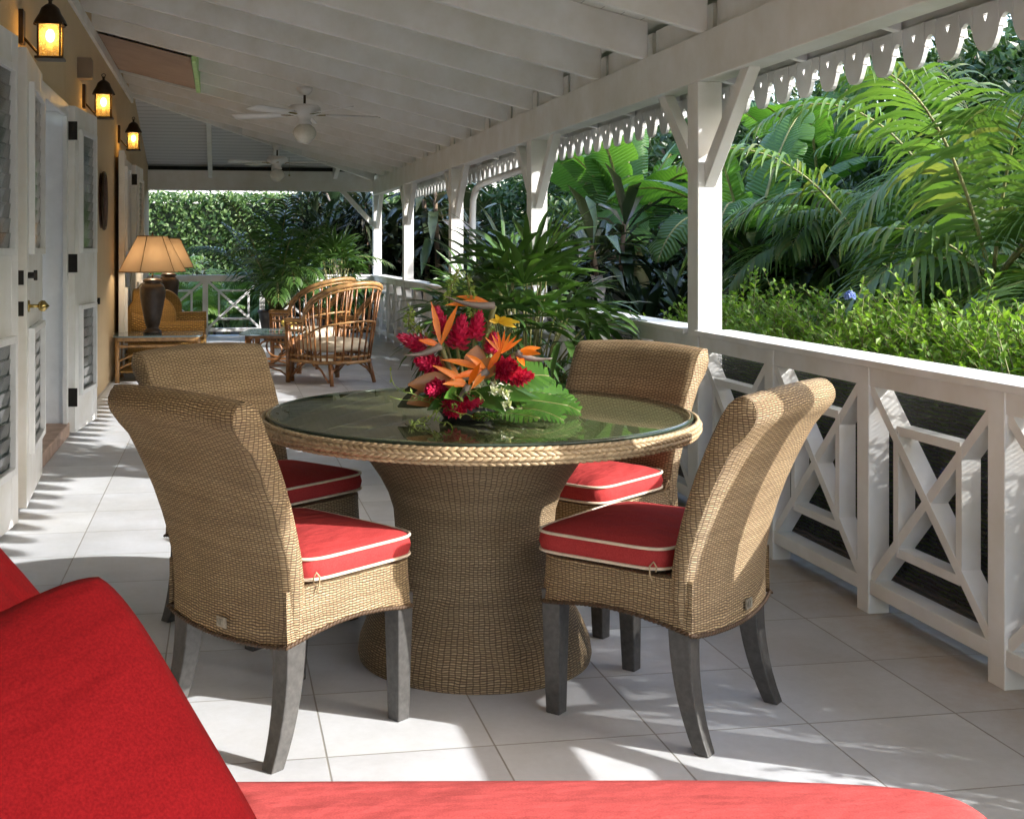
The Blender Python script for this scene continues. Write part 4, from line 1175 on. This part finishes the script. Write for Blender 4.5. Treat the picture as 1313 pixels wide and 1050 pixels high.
def petals(name,m,items,par=None):
    b=MB(); b.fix=False
    for (p,q,W,dr) in items:
        d=q-p; blade(b,p,d.normalized(),d.length*1.03,W,dr,6,u=Vector((.2,-1,.3)).normalized(),fold=.35,peak=.45)
    return b.build(name,M_[m],par or t)
def bop(beak0,beak1,pet,dy,seed):
    h=P_(*beak0,dy); e=P_(*beak1,dy-.03)
    b=MB(); n=8; pts=[h.lerp(e,k/n)+Vector((0,0,-.010*math.sin(PI*k/n))) for k in range(n+1)]
    b.tube(pts,[.012*(1-.93*(k/n)**1.2)+.0006 for k in range(n+1)],8); ob=b.build('beak_bract',M_['f_beak'],t)
    petals('orange_petals','f_orange',[(h,P_(x,y,dy+dd),.020,.22) for (x,y,dd) in pet],ob)
    s=MB(); s.tube([h,h*.5+Vector((0,.03,0)),Vector((0,0,.01))],[.009,.007,.006],7); s.build('stem',M_['cane'],ob)
bop((566,440),(519,450),[(556,385,.0),(584,388,-.01),(540,428,-.02)],-.05,1)
bop((624,470),(590,478),[(571,447,-.02),(600,445,-.03),(578,470,-.05),(640,440,-.01),(602,486,-.05)],-.08,2)
bop((662,450),(706,455),[(690,438,-.01),(690,444,-.04),(672,463,-.03)],-.03,3)
bop((635,391),(572,378),[(574,380,-.01),(590,372,.01)],.02,4)
bop((600,487),(576,512),[(570,478,-.03),(560,455,-.03),(612,455,-.04)],-.11,5)
petals('orange_spikes','f_orange',[(P_(643,450,-.04),P_(643+a,420+abs(a)*.4,-.05),.010,.1) for a in (-20,-12,-5,3,10,17,24)])
petals('yellow_petals','f_yellow',[(P_(640,412,.0),P_(640+a,412-b_,-.02),.016,.2) for a,b_ in ((-12,5),(8,10),(16,8),(26,5),(22,-2),(-4,12))])
petals('bronze_leaf','f_brown',[(P_(590,492,-.06),P_(528,478,-.08),.07,.2),(P_(590,500,-.03),P_(524,497,-.06),.075,.3),(P_(590,480,.02),P_(545,455,.0),.06,.2),(P_(606,475,-.06),P_(612,440,-.05),.07,.1),(P_(612,480,-.07),P_(632,452,-.08),.06,.2)])
petals('low_leaf','l_mon',[(P_(600,500,-.06),P_(600+80*math.cos(a)*(1.1 if math.cos(a)>0 else .75),505-22*math.sin(a*2+1)**2,-.06-.14*math.sin(a)),.05,.25) for a in [k*.52 for k in range(12)]])
petals('dark_leaf','l_dark',[(P_(580,500,.0),P_(510,505,.02),.07,.3),(P_(590,500,.05),P_(520,488,.1),.06,.3)])
def tail(pts,name):
    r=random.Random(8); b=MB(); b.fix=False; s=MB()
    s.tube(pts,.003,5); 
    for a,c in zip(pts[:-1],pts[1:]):
        for k in range(46):
            p=a.lerp(c,r.random()); d=rdir0(r); lf(b,p+d*.008,d,rdir0(r),.016,.009,.3)
    ob=b.build(name,M_['l_lime'],t); s.build('stem',M_['cane'],ob)
for k,pp in enumerate([[(600,352),(607,385),(611,410),(613,440)],[(590,345),(580,365),(577,385)],[(628,415),(630,432),(628,450)],[(528,395),(525,415),(545,430)]]):
    tail([P_(x,y,.03) for x,y in pp],'green_tassel')
b=MB(); b.fix=False; r_=random.Random(12)
for k in range(26):
    c=P_(r_.uniform(612,650),r_.uniform(483,520),r_.uniform(-.12,-.06))
    for j in range(5):
        d=(rdir0(r_)+Vector((0,-.8,.1))).normalized(); lf(b,c,d,rdir0(r_),.024,.017,.4)
b.build('white_orchids',M_['f_white'],t)
# split monstera leaves
def monstera(c,d,u,L,W,droop,seed):
    b=MB(); b.fix=False; d=d.normalized(); s=d.cross(u).normalized(); n=s.cross(d); N=9; V=[];F=[]
    r=random.Random(seed)
    spine=[c+d*(L*k/N)-UPV*droop*L*(k/N)**2 for k in range(N+1)]
    for sg in (-1,1):
        for k in range(N):
            f=(k+.5)/N; w=W*.5*math.sin(PI*min(1,.16+.80*f))**.6; p0=spine[k]; p1=spine[k+1]
            o=s*sg*w; bend=d*(w*.45)
            a=p0+o*.5+bend*.4+n*.12*w; b1=p1+o*.5+bend*.4+n*.12*w; cc=p0.lerp(p1,.25)+o+bend-n*.10*w; dd=p0.lerp(p1,.80)+o*.97+bend-n*.10*w
            q=len(V); V+=[p0,p1,b1,a,cc,dd]; F+=[(q,q+1,q+2,q+3),(q+3,q+2,q+5,q+4)]
    b.add(V,F,None,True); 
    ob=b.build('monstera_leaf',M_['l_mon'],t); m=MB(); m.tube(spine,.0022,5); m.tube([c,c*.5,Vector((0,0,.01))],.004,5); m.build('midrib',M_['cane'],ob)
UPV=Vector((0,0,1))
monstera(P_(655,508,-.02),Vector((.95,-.15,-.02)),Vector((0,-.45,1)),.17,.12,.08,1)
monstera(P_(640,520,-.10),Vector((.75,-.65,.0)),Vector((0,-.25,1)),.14,.11,.04,2)
monstera(P_(655,490,.0),Vector((.6,.1,.35)),Vector((-.2,-1,.4)),.14,.12,.35,3)
monstera(P_(665,505,.05),Vector((.95,.25,.12)),Vector((-.1,-.8,.6)),.19,.11,.30,4)
monstera(P_(612,520,-.12),Vector((.35,-.85,.0)),Vector((0,-.25,1)),.10,.09,.05,5)
monstera(P_(590,505,.05),Vector((-.9,.2,.1)),Vector((0,-.6,1)),.16,.10,.3,6)
monstera(P_(700,515,.03),Vector((.9,-.3,.12)),Vector((-.1,-.6,.8)),.11,.09,.35,7)
monstera(P_(668,518,-.07),Vector((.9,-.45,.10)),Vector((0,-.5,1)),.13,.09,.3,8)
b=MB(); r_=random.Random(5)
for k in range(11):
    p=P_(r_.uniform(545,590),r_.uniform(500,525),-.12); pts=[p]; d=Vector((r_.uniform(-1,.1),r_.uniform(-.7,0),r_.uniform(-.1,.3))).normalized()
    for j in range(7):
        d=(d+rdir0(r_)*.55-UPV*.12).normalized(); q=pts[-1]+d*.020; q.z=max(q.z,.004); pts.append(q)
    b.tube(pts,.0016,4,caps=False)
    for q in pts[1:]: lf(b,q,rdir0(r_),UPV,.018,.008)
b.build('trailing_vine',M_['l_lime'],t)
b=MB(); b.lathe([(.001,0),(.07,0),(.085,.02),(.08,.045),(.001,.045)],24); b.build('dish',M_['screenframe'],t)
# ================================================================== vegetation
UP=Vector((0,0,1))
def rdir(r,zmin=-1,zmax=1):
    z=r.uniform(zmin,zmax); a=r.uniform(0,2*PI); q=math.sqrt(max(0,1-z*z)); return Vector((q*math.cos(a),q*math.sin(a),z))
def frond(b,bs,c,az,el,L,leaf,droop,r,n=34,wid=.028,keel=.5):
    d=Vector((math.cos(az)*math.cos(el),math.sin(az)*math.cos(el),math.sin(el))); p=c.copy(); pts=[p.copy()]; dirs=[d.copy()]
    seg=16
    for i in range(seg):
        d=(d-UP*droop/seg*(.5+1.5*i/seg)).normalized(); p=p+d*L/seg; pts.append(p.copy()); dirs.append(d.copy())
    bs.tube(pts,[.011*(1-.85*i/seg)+.0015 for i in range(seg+1)],5)
    for k in range(n):
        f=.16+.84*(k+.5)/n; q=f*seg; i=min(seg-1,int(q)); pp=pts[i].lerp(pts[i+1],q-i); dd=dirs[i].lerp(dirs[i+1],q-i).normalized()
        s=dd.cross(UP); s=s.normalized() if s.length>1e-3 else Vector((1,0,0)); nn=s.cross(dd)
        ll=leaf*(math.sin(PI*min(1,.18+f*.78))**.6)*r.uniform(.9,1.08)
        for sg in (-1,1):
            fw=.45+.65*f
            ld=(s*sg+dd*fw+nn*(keel+r.uniform(-.1,.1))).normalized()
            blade(b,pp,ld,ll,wid,r.uniform(.9,1.5),5,u=nn,fold=.25,peak=.3)
def palm(name,lab,x,y,z,specs,seed,group=None,mats=('l_palm','cane'),base=True,cat='palm',leaf=.5,n=34,wid=.03,stems=5,par=None):
    r=random.Random(seed); t=thing(name,lab,cat,(x,y,z),0,group)
    bl=MB();bs=MB();bc=MB(); bl.fix=False
    tops=[]
    for k in range(stems):
        a=2*PI*k/stems+r.uniform(-.4,.4); q=r.uniform(.05,.22); hh=r.uniform(.3,.75)*specs.get('h',1.)
        c0=Vector((q*math.cos(a),q*math.sin(a),0)); c1=c0+Vector((.25*math.cos(a)*hh,.25*math.sin(a)*hh,hh)); tops.append((c1,a))
        bc.tube([c0,c0.lerp(c1,.5)+Vector((0,0,0)),c1],[.026,.022,.018],7)
    for (si,az,el,L,dr) in specs['f']:
        frond(bl,bs,tops[si%stems][0],az,el,L,leaf*r.uniform(.9,1.1),dr,r,n,wid)
    cr=bl.build('fronds',M[mats[0]],t); bs.build('rachis',M[mats[1]],t); bc.build('stems',M[mats[1]],t)
    return t
def rfronds(r,n,stems,Lr,elr=(.5,1.3),dr=(1.2,2.0),az=None):
    out=[]
    for k in range(n):
        a=r.uniform(0,2*PI) if az is None else r.uniform(*az)
        out.append((k%stems,a,r.uniform(*elr),r.uniform(*Lr),r.uniform(*dr)))
    return out
M['l_lime2']=leaf('young_palm_leaf',(.14,.26,.07),(.24,.36,.10),.35,.4)
M['f_pale']=leaf('variegated_leaf',(.45,.48,.36),(.32,.40,.22),.3,.4)
# ---- areca palms beyond the railing
r=random.Random(11)
CAMAZ=-2.2   # about towards the porch and the camera
AP=[(4.7,7.25,'big areca palm drooping its front fronds toward the nearest railing, right of the first post',1.0),
    (4.35,5.55,'areca palm cut by the right edge of the view',1.0),
    (6.2,9.5,'areca palm behind the blue flowering hedge, next to the banana leaves',1.0),
    (6.2,6.6,'areca palm farther back under the scalloped trim',1.15),
    (6.0,4.7,'areca palm standing back at the far right',1.1),
    (6.9,9.3,'tall areca palm behind the others, centre right',1.2),
    (5.35,8.75,'areca palm between the banana leaves and the drooping palm, arching forward',1.05),
    (5.5,7.3,'areca palm just behind the drooping one at the right',1.15),
    (7.4,7.6,'areca palm deep in the garden, behind the drooping fronds',1.25)]
for i,(x,y,lab,sc) in enumerate(AP):
    f=rfronds(r,10,6,(1.35*sc,1.9*sc),(.55,1.25),(1.5,2.4),az=(-3.6,-.9))+rfronds(r,10,6,(1.3*sc,1.9*sc),(.4,1.35),(1.2,2.1))
    palm('areca_palm',lab,x,y,-.32,{'h':1.9*sc if i<3 else 2.3*sc,'f':f},100+i,'areca palms in the garden',stems=7,leaf=.52,n=40,wid=.030)
r=random.Random(91)
for i,(x,y,lab) in enumerate([(4.9,8.3,'low young areca palm filling the gap right of the first post'),(4.6,7.0,'low young areca palm behind the hedge top, centre right'),(5.0,10.9,'low young areca palm between the two front banana plants')]):
    palm('areca_palm',lab,x,y,-.32,{'h':.9,'f':rfronds(r,15,5,(1.0,1.5),(.5,1.3),(1.3,2.1))},150+i,'areca palms in the garden',stems=5,leaf=.42,n=30,wid=.034)
# ---- banana plants
def banleaf(b,bs,c,az,el,L,W,droop,r,roll=0):
    d=Vector((math.cos(az)*math.cos(el),math.sin(az)*math.cos(el),math.sin(el))); p=c.copy(); seg=30; pts=[p.copy()];ds=[d.copy()]
    for i in range(seg):
        d=(d-UP*droop/seg*(.3+1.6*i/seg)).normalized(); p=p+d*L/seg; pts.append(p.copy()); ds.append(d.copy())
    bs.tube(pts,[.020*(1-.85*i/seg)+.002 for i in range(seg+1)],6)
    for sg in (-1,1):
        ang=r.uniform(-.1,.25); i=4; V=[];F=[];U=[]
        prev=None
        while i<seg:
            gl=r.choice([2,3,4,5,7]); j=min(seg,i+gl); ang=.30+r.uniform(-.28,.35)
            base=len(V)
            for k in range(i,j+1):
                f=(k-4)/(seg-4); w=W*.5*(math.sin(PI*min(1,.10+.90*f))**.55 if f<.97 else .12)
                if k==i or k==j: w*=.96
                s=ds[k].cross(UP).normalized(); Q=Quaternion(ds[k],roll); s=Q@s; nn=s.cross(ds[k])
                sk=(.10*W if k==j else 0)-(.0)
                o1=pts[k]; m1=o1+(s*sg*math.cos(ang)*.55+nn*(math.sin(ang)*.25))*w+ds[k]*w*.10; m2=o1+(s*sg*math.cos(ang*1.3)-nn*(math.sin(ang)*.35+.06))*w+ds[k]*w*.26-(ds[k]*.02 if k==j else ds[k]*0)
                V+= [o1,m1,m2]; 
            for k in range(j-i):
                q=base+k*3
                F+=[(q,q+1,q+4,q+3),(q+1,q+2,q+5,q+4)]
                v0=(i+k)*L/seg; v1=(i+k+1)*L/seg; h=.5*sg
                U+=[[(.5,v0),(.5+h*.5,v0),(.5+h*.5,v1),(.5,v1)],[(.5+h*.5,v0),(.5+h,v0),(.5+h,v1),(.5+h*.5,v1)]]
            i=j
        b.add(V,F,U,True)
def banana(lab,x,y,zt,leaves,seed,lean=(0,0)):
    r=random.Random(seed); t=thing('banana_plant',lab,'banana plant',(x,y,-.32),0,'banana plants in the garden')
    bs=MB(); top=Vector((lean[0],lean[1],zt))
    bs.tube([Vector((0,0,0)),top*.35,top*.7,top],[.13,.115,.09,.055],12)
    for k in range(6):
        a=k*1.1; bs.tube([top*(.5+.07*k)+Vector((.07*math.cos(a),.07*math.sin(a),0)),top*(.7+.06*k)+Vector((.06*math.cos(a),.06*math.sin(a),.05)),top+Vector((.03*math.cos(a),.03*math.sin(a),.15))],[.04,.035,.014],7)
    bs.build('stem',M['bstem'],t)
    for (az,el,L,W,dr,roll) in leaves:
        b=MB(); b.fix=False; m=MB(); banleaf(b,m,top+Vector((0,0,r.uniform(-.15,.1))),az,el,L,W,dr,r,roll)
        lo=b.build('leaf',M['l_banana'],t); m.build('midrib',M['cane'],lo)
banana('banana plant with a big arching yellow green leaf, left of the first post in view',4.55,11.9,1.75,
  [(2.75,.95,1.9,.74,1.2,.6),(-2.3,1.2,1.6,.62,1.3,.2),(-1.2,1.0,1.8,.66,2.0,-.3),(-.5,.7,1.8,.66,2.2,-.2),(1.2,1.25,1.9,.62,1.,.1),(2.1,1.3,2.0,.66,.9,.3),(-1.9,.6,1.3,.62,2.4,0),(-.1,1.25,1.7,.6,1.4,0),(3.3,1.2,1.5,.5,1.6,.3)],5,(-.35,.25))
banana('banana plant with broad leaves just right of the first post, among the palms',4.6,9.9,1.5,
  [(2.6,.9,1.5,.62,1.6,.3),(-2.2,.9,1.5,.6,2.0,.1),(-1.5,.4,1.3,.55,1.8,0),(3.6,.7,1.4,.6,2.2,.0),(.6,1.2,1.7,.6,1.,.1),(-.6,1.1,1.6,.6,1.4,0),(-2.8,1.3,1.4,.55,.7,0)],6,(-.1,-.1))
banana('banana plant farther back, its leaf tips showing under the scalloped trim',6.6,12.6,2.2,
  [(2.6,1.1,1.9,.62,1.4,.3),(-2.2,1.1,1.9,.6,1.6,.1),(-1.5,.9,1.8,.6,1.8,0),(3.6,1.0,1.8,.6,1.6,.0),(.6,1.2,1.9,.6,1.,.1),(-.6,1.1,1.8,.6,1.4,0)],8,(0,0))
banana('banana plant half hidden behind the areca palms',6.1,7.9,1.7,
  [(2.6,1.1,1.6,.6,1.4,.3),(-2.2,1.1,1.6,.6,1.6,.1),(-1.5,.9,1.5,.6,1.8,0),(3.6,1.0,1.6,.6,1.6,.0),(-.6,1.1,1.6,.6,1.4,0)],9,(0,0))
# ---- plumbago hedge bushes just outside the railing
r=random.Random(21)
def plumbago(lab,x,y,zt,hx,hy,n,seed):
    r=random.Random(seed); t=thing('plumbago_bush',lab,'bush',(x,y,-.32),0,'plumbago bushes outside the railing')
    b=MB(); b.fix=False; s=MB(); H_=zt+.32
    for k in range(n):
        u=r.uniform(-1,1); v=r.uniform(-1,1)
        q=max(abs(u),abs(v)); top=H_*(1-.20*q**3)*r.uniform(.80,1.0) if r.random()<.72 else H_*r.uniform(.25,.8)
        tall=r.random()<.07
        tip=Vector((u*hx,v*hy,top+(.13 if tall else 0)+r.uniform(-.03,.03)+.09*math.sin(u*hx*6+seed)*math.cos(v*hy*7+seed*2)))
        L=r.uniform(.22,.42); d=(Vector((u*.5+r.uniform(-.8,.6),v*.3+r.uniform(-.8,.7),1))).normalized()
        p0=tip-d*L
        s.tube([p0,p0+d*L*.5,tip],[.0035,.0025,.0012],3,caps=False)
        m=int(L/.024)
        for j in range(m):
            f=(j+.6)/m; c=p0.lerp(tip,f); a=j*2.4+k
            o=Vector((math.cos(a),math.sin(a),r.uniform(-.1,.7))).normalized(); ld=(o+d*(.3+.5*f)).normalized()
            sz=.046*(1.15-.4*f)*r.uniform(.8,1.25)
            lf(b,c,ld,(UP+o*.3+rdir(r)*.45).normalized(),sz,sz*.58,.3,.15)
    b.build('foliage',M['l_hedge'],t); s.build('twigs',M['cane'],t)
    # woody base
    w_=MB()
    for k in range(14):
        a=r.uniform(0,6.28); q=r.uniform(0,.3); w_.tube([Vector((q*.4*math.cos(a),q*.4*math.sin(a),0)),Vector((q*math.cos(a)*hx,q*math.sin(a)*hy,H_*.4)),Vector((q*math.cos(a)*hx*2.2,q*math.sin(a)*hy*2.2,H_*.75))],[.012,.009,.005],5)
    w_.build('woody_stems',M['trunk'],t)
    return t
PB=[(3.05,1.75,.80,.40,.50,420,'low plumbago bush outside the railing beside the red chaise'),
    (3.08,2.85,1.03,.50,.62,900,'plumbago bush at the right edge, full green'),
    (3.10,3.85,1.07,.52,.62,1100,'plumbago bush beyond the two lattice bays nearest the camera'),
    (3.10,4.85,1.08,.52,.62,1100,'plumbago bush carrying the blue flower head'),
    (3.12,5.90,1.02,.52,.62,1000,'sunlit plumbago bush right beside the first post, yellow green'),
    (3.12,7.00,1.00,.52,.65,800,'plumbago bush between the first and second posts'),
    (3.9,3.4,1.14,.5,.7,500,'plumbago bush in the second row at the right, under the palms'),
    (3.9,5.0,1.10,.5,.8,500,'plumbago bush in the second row below the drooping fronds')]
bushes=[]
for i,(x,y,zt,hx,hy,n,lab) in enumerate(PB): bushes.append(plumbago(lab,x,y,zt,hx,hy,n,30+i))
# blue flower heads
def flowerhead(par,c,rad,seed):
    r=random.Random(seed); b=MB(); b.fix=False
    for k in range(22):
        d=rdir(r,-.2,1); p=Vector(c)+d*rad*.6; s=d.orthogonal().normalized()
        for j in range(5):
            q=Quaternion(d,2*PI*j/5)@s; lf(b,p,(q+d*.25).normalized(),d,rad*.5,rad*.32,.1)
    b.build('blue_flower_head',M['f_blue'],par)
bx,by,_=PB[3][0],PB[3][1],0
flowerhead(bushes[3],(2.72-bx,4.92-by,1.06+.32),.032,1)
flowerhead(bushes[2],(3.25-PB[2][0],4.35-PB[2][1],1.12+.32),.025,2)
flowerhead(bushes[2],(2.42-PB[2][0],3.72-PB[2][1],.50+.32),.045,3)
# ---- dark dracaenas
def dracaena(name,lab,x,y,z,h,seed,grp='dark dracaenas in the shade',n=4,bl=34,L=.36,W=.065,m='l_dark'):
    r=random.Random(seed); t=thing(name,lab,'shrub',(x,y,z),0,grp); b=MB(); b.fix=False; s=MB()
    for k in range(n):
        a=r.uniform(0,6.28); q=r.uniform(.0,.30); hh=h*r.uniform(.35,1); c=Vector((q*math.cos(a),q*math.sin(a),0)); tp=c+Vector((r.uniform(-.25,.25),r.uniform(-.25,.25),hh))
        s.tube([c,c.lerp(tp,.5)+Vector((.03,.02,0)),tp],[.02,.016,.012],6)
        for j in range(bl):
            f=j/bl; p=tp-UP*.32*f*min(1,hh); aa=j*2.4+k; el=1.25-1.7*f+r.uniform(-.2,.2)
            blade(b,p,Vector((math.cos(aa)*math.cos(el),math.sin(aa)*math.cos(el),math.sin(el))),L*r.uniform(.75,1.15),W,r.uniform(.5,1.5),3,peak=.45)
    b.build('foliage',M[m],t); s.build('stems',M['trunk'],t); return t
words_v=['third','second','fourth']
r=random.Random(5)
DR=[]
for k in range(26):
    x=r.uniform(3.3,5.4); y=9.2+k*.36+r.uniform(-.2,.2); DR.append((x,y,r.uniform(1.1,1.9)))
for k in range(8): DR.append((r.uniform(1.4,3.6),r.uniform(19.0,22.0),r.uniform(1.9,2.9)))
src=[]
for i,(x,y,h) in enumerate(DR):
    if i<5:
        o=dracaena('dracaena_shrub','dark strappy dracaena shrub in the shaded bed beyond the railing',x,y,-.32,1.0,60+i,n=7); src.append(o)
    else: o=copy_tree(src[i%5])
    o.location=(x,y,-.32); o.rotation_euler=(0,0,r.uniform(0,6.28)); o.scale=(1.05,1.05,h) if False else (h*.95,h*.95,h)
# ---- shrubs and trees behind
def leafcloud(b,r,n,fn,L,W):
    for k in range(n):
        c,nrm=fn(r); d=(rdir(r)*.9+Vector((0,0,-.35))).normalized(); lf(b,c,d,(nrm+rdir(r)*.8).normalized(),L*r.uniform(.7,1.3),W*r.uniform(.8,1.2),.25,.2)
def tree(name,lab,x,y,z,h,rad,n,seed,m='l_wood',grp='trees behind the garden',L=.17,W=.075,low=.15):
    r=random.Random(seed); t=thing(name,lab,'tree',(x,y,z),0,grp); b=MB(); b.fix=False; s=MB()
    s.tube([Vector((0,0,0)),Vector((.05,.03,h*.35)),Vector((0,.05,h*.6)),Vector((.02,0,h*.9))],[.12,.10,.07,.03],8)
    cl=[]
    for k in range(26):
        a=r.uniform(0,6.28); q=rad*r.uniform(.15,.85); zz=h*r.uniform(low,.95); cl.append((Vector((q*math.cos(a),q*math.sin(a),zz)),rad*r.uniform(.22,.42)))
        s.tube([Vector((.02,.02,zz*.6)),Vector((q*.5*math.cos(a),q*.5*math.sin(a),zz*.85)),cl[-1][0]],[.035,.022,.008],5)
    def fn(r):
        c,q=r.choice(cl); d=rdir(r); return c+d*q*r.uniform(.55,1.)*1.0, d
    leafcloud(b,r,n,fn,L,W); b.build('crown',M[m],t); s.build('trunk',M['trunk'],t); return t
base=[tree('broadleaf_tree','x',0,0,-.32,4.3,1.8,8500,81,low=.05,L=.19,W=.085),tree('broadleaf_tree','x',0,0,-.32,4.1,1.9,8500,82,low=.03,L=.19,W=.085)]
TP=[(8.8,2.2),(9.0,5.0),(9.1,7.8),(8.9,10.6),(8.6,13.4),(8.2,16.0),(7.0,18.6),(6.4,21.5),(5.4,24.0),(3.6,25.5),(10.8,0),(11.,9.2),(10.6,12.2),(10.2,15.5),(9.6,20.0),(8.3,24.0)]
r=random.Random(9)
for i,(x,y) in enumerate(TP):
    o=base[i] if i<2 else copy_tree(base[i%2])
    o.location=(x,y,-.32); o.rotation_euler=(0,0,r.uniform(0,6.28)); s_=r.uniform(.9,1.15); o.scale=(s_,s_,s_*.95)
    if x<6: o.scale=(.75,.75,.72)
    o['label']='dense broadleaf tree closing off the garden behind the palms and dracaenas'
# mid shrubs between bed and trees
base2=tree('green_shrub','small leaved green shrub filling the garden behind the railing',0,0,-.32,1.9,1.0,3400,91,'l_wood','green shrubs in the middle of the garden',.10,.05,.02)
base2['category']='shrub'
SP=[(5.9,13.6),(5.2,15.6),(4.4,17.6),(6.9,15.4),(7.2,11.0),(7.6,4.2),(7.5,2.2),(7.9,6.2),(4.8,19.6),(7.0,13.2),(8.0,9.4),(5.6,3.2)]
for i,(x,y) in enumerate(SP):
    o=base2 if i==0 else copy_tree(base2); o.location=(x,y,-.32); o.rotation_euler=(0,0,r.uniform(0,6.28)); s_=r.uniform(.95,1.35); o.scale=(s_,s_,s_)
# dark bank added far behind, closing sky gaps between the trees
b=MB(); rows=[]
for y in [-30,-10,-4,0,4,8,12,16,20,26,34,60]:
    rows.append([(x,y,-.33+max(0,(x-10.5))*.55 if x<19 else 4.4) for x in (10.5,12,14,16,19,40)])
b.grid(rows); o=b.build('backing_bank',principled('backing_bank_dark',(.03,.055,.02),.95,.5,2,.05,6)); tag(o,kind='structure')
# ---- far clipped hedge beyond the porch end, with shrubs and a pale wall behind
t=thing('clipped_hedge','tall clipped sunlit hedge beyond the far end of the porch','hedge',(0.6,24.0,-.32))
b=MB(); b.fix=False; r=random.Random(44)
def hf(r):
    if r.random()<.72: return Vector((r.uniform(-5,4.2),r.uniform(-.1,.08)-.05+.08*math.sin(r.uniform(0,6)),r.uniform(0,2.62))),Vector((0,-1,.2))
    return Vector((r.uniform(-5,4.2),r.uniform(0,.9),2.6+r.uniform(-.08,.10))),Vector((0,-.2,1))
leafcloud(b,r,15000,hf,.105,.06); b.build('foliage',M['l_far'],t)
b=MB(); b.box((-.4,.55,1.25),(9.0,.85,2.45)); b.build('shade_core',principled('hedge_shade',(.02,.035,.012),.95,.4,6),t)  # dark box, the hedge's inner shade put into its colour
b=MB(); b.box((0,0,1.85),(16,.3,3.7)); 
o=b.build('garden_building',M['palestone'],None,.02); o.location=(-1,31,-.32); tag(o,'pale building showing just above the far clipped hedge','building')
b=MB(); b.box((-1,30.4,3.45),(17,1.4,.09)); 
r=random.Random(45)
FP=[(-1.1,20.2,1.25),(.25,20.4,1.1),(1.2,20.0,1.3),(-.4,19.2,.8)]
for i,(x,y,h) in enumerate(FP):
    f=rfronds(r,15,5,(.7*h,1.1*h),(.5,1.4),(1.0,2.0))
    palm('garden_palm',['bright young palm against the far hedge, left','bright young palm against the far hedge, middle','bright young palm against the far hedge, right','small bright palm low beyond the far railing'][i],x,y,-.32,{'h':.9*h,'f':f},200+i,'young palms by the far hedge',leaf=.32*h,n=22,wid=.035,mats=('l_lime2','cane'))

t=dracaena('variegated_shrub','pale variegated shrub beyond the far railing, beside the lamp',-.15,21.2,-.32,1.5,301,grp=None,n=9,bl=30,L=.22,W=.06,m='f_pale')
# ---- dark spiky mass on the right of the far view: cordylines near the corner post
for i,(x,y,h) in enumerate([(1.35,19.3,2.6),(2.3,18.9,2.4)]):
    dracaena('cordyline','tall dark cordyline with glossy strap leaves '+['left of the far corner post','outside the far corner post'][i],x,y,-.32,h,310+i,grp='tall cordylines by the far corner',n=11,bl=40,L=.42,W=.06)
# ---- potted plants on the porch
def potted(lab,x,y,rp,hp,name='potted_plant'):
    t=thing(name,lab,'potted plant',(x,y,0)); b=MB()
    b.lathe([(.001,0),(rp*.68,0),(rp*.74,.02),(rp*.98,hp*.75),(rp,hp*.9),(rp*1.08,hp*.93),(rp*1.08,hp),(rp*.98,hp),(rp*.95,hp*.93),(.001,hp*.92)],32); b.build('pot',M['pot'],t)
    b=MB(); b.lathe([(.001,hp*.93),(rp*.94,hp*.93)],20); b.build('potting_soil',M['soil'],t); return t
def fan_leaf(b,s,c,d,up,L,n,spread,W,r,droop):
    side=d.cross(up); side=side.normalized() if side.length>1e-3 else d.orthogonal().normalized(); nn=side.cross(d)
    for k in range(n):
        a=spread*((k+.5)/n-.5)+r.uniform(-.05,.05); dd=(d*math.cos(a)+side*math.sin(a)+nn*.12).normalized()
        blade(b,c,dd,L*(1-.28*abs(a)/(spread/2))*r.uniform(.88,1.08),W*r.uniform(.8,1.1),droop*r.uniform(.6,1.5),5,u=nn,fold=.28,peak=.5)
def lady(lab,x,y,fans,H_,seed,spread_r=.62,L=.30,name='lady_palm'):
    r=random.Random(seed); t=potted(lab,x,y,.21,.36,name); b=MB(); b.fix=False; s=MB()
    for k in range(fans):
        a=k*2.399+r.uniform(-.3,.3); f=(k+.5)/fans; z=.50+(H_-.5)*(1-f)*.92+r.uniform(-.06,.06); rr=spread_r*(.18+.72*(f**.6))*r.uniform(.6,1.05)
        q0=Vector((.07*math.cos(a),.07*math.sin(a),.33)); hub=Vector((rr*math.cos(a)*.75,rr*math.sin(a)*.75,z))
        s.tube([q0,q0.lerp(hub,.5)+Vector((0,0,.08)),hub],[.007,.005,.0035],5)
        el=1.0-1.15*f+r.uniform(-.25,.25); d=Vector((math.cos(a)*math.cos(el),math.sin(a)*math.cos(el),math.sin(el)))
        fan_leaf(b,s,hub,d,UP if abs(d.z)<.9 else Vector((math.cos(a),math.sin(a),0))*-1,L*r.uniform(.85,1.2),r.choice([6,7,8,9]),r.uniform(2.6,3.9),.044,r,.35+.75*f)
    b.build('fan_leaves',M['l_rhapis'],t); s.build('canes',M['cane'],t); return t
lady('large potted lady palm behind the flowers, full of long finger leaves',1.63,6.45,70,1.27,401,.70,.38)
lady('potted lady palm behind the red gingers, left of the large one',1.80,8.4,36,1.05,402,.55,.34)
lady('potted lady palm in the far corner behind the rattan armchairs',1.55,16.6,50,1.45,403,.6,.36)
t=potted('potted areca palm arching over the far railing beside the sofa',.75,16.8,.24,.42,'potted_areca')
bl=MB();bs=MB();bl.fix=False; r=random.Random(77)
for k in range(19):
    a=r.uniform(0,6.28); frond(bl,bs,Vector((.06*math.cos(a),.06*math.sin(a),.4)),a,r.uniform(.6,1.45),r.uniform(1.4,2.0),.40,r.uniform(.9,1.7),r,26,.032)
bl.build('fronds',M['l_rhapis'],t); bs.build('rachis',M['cane'],t)
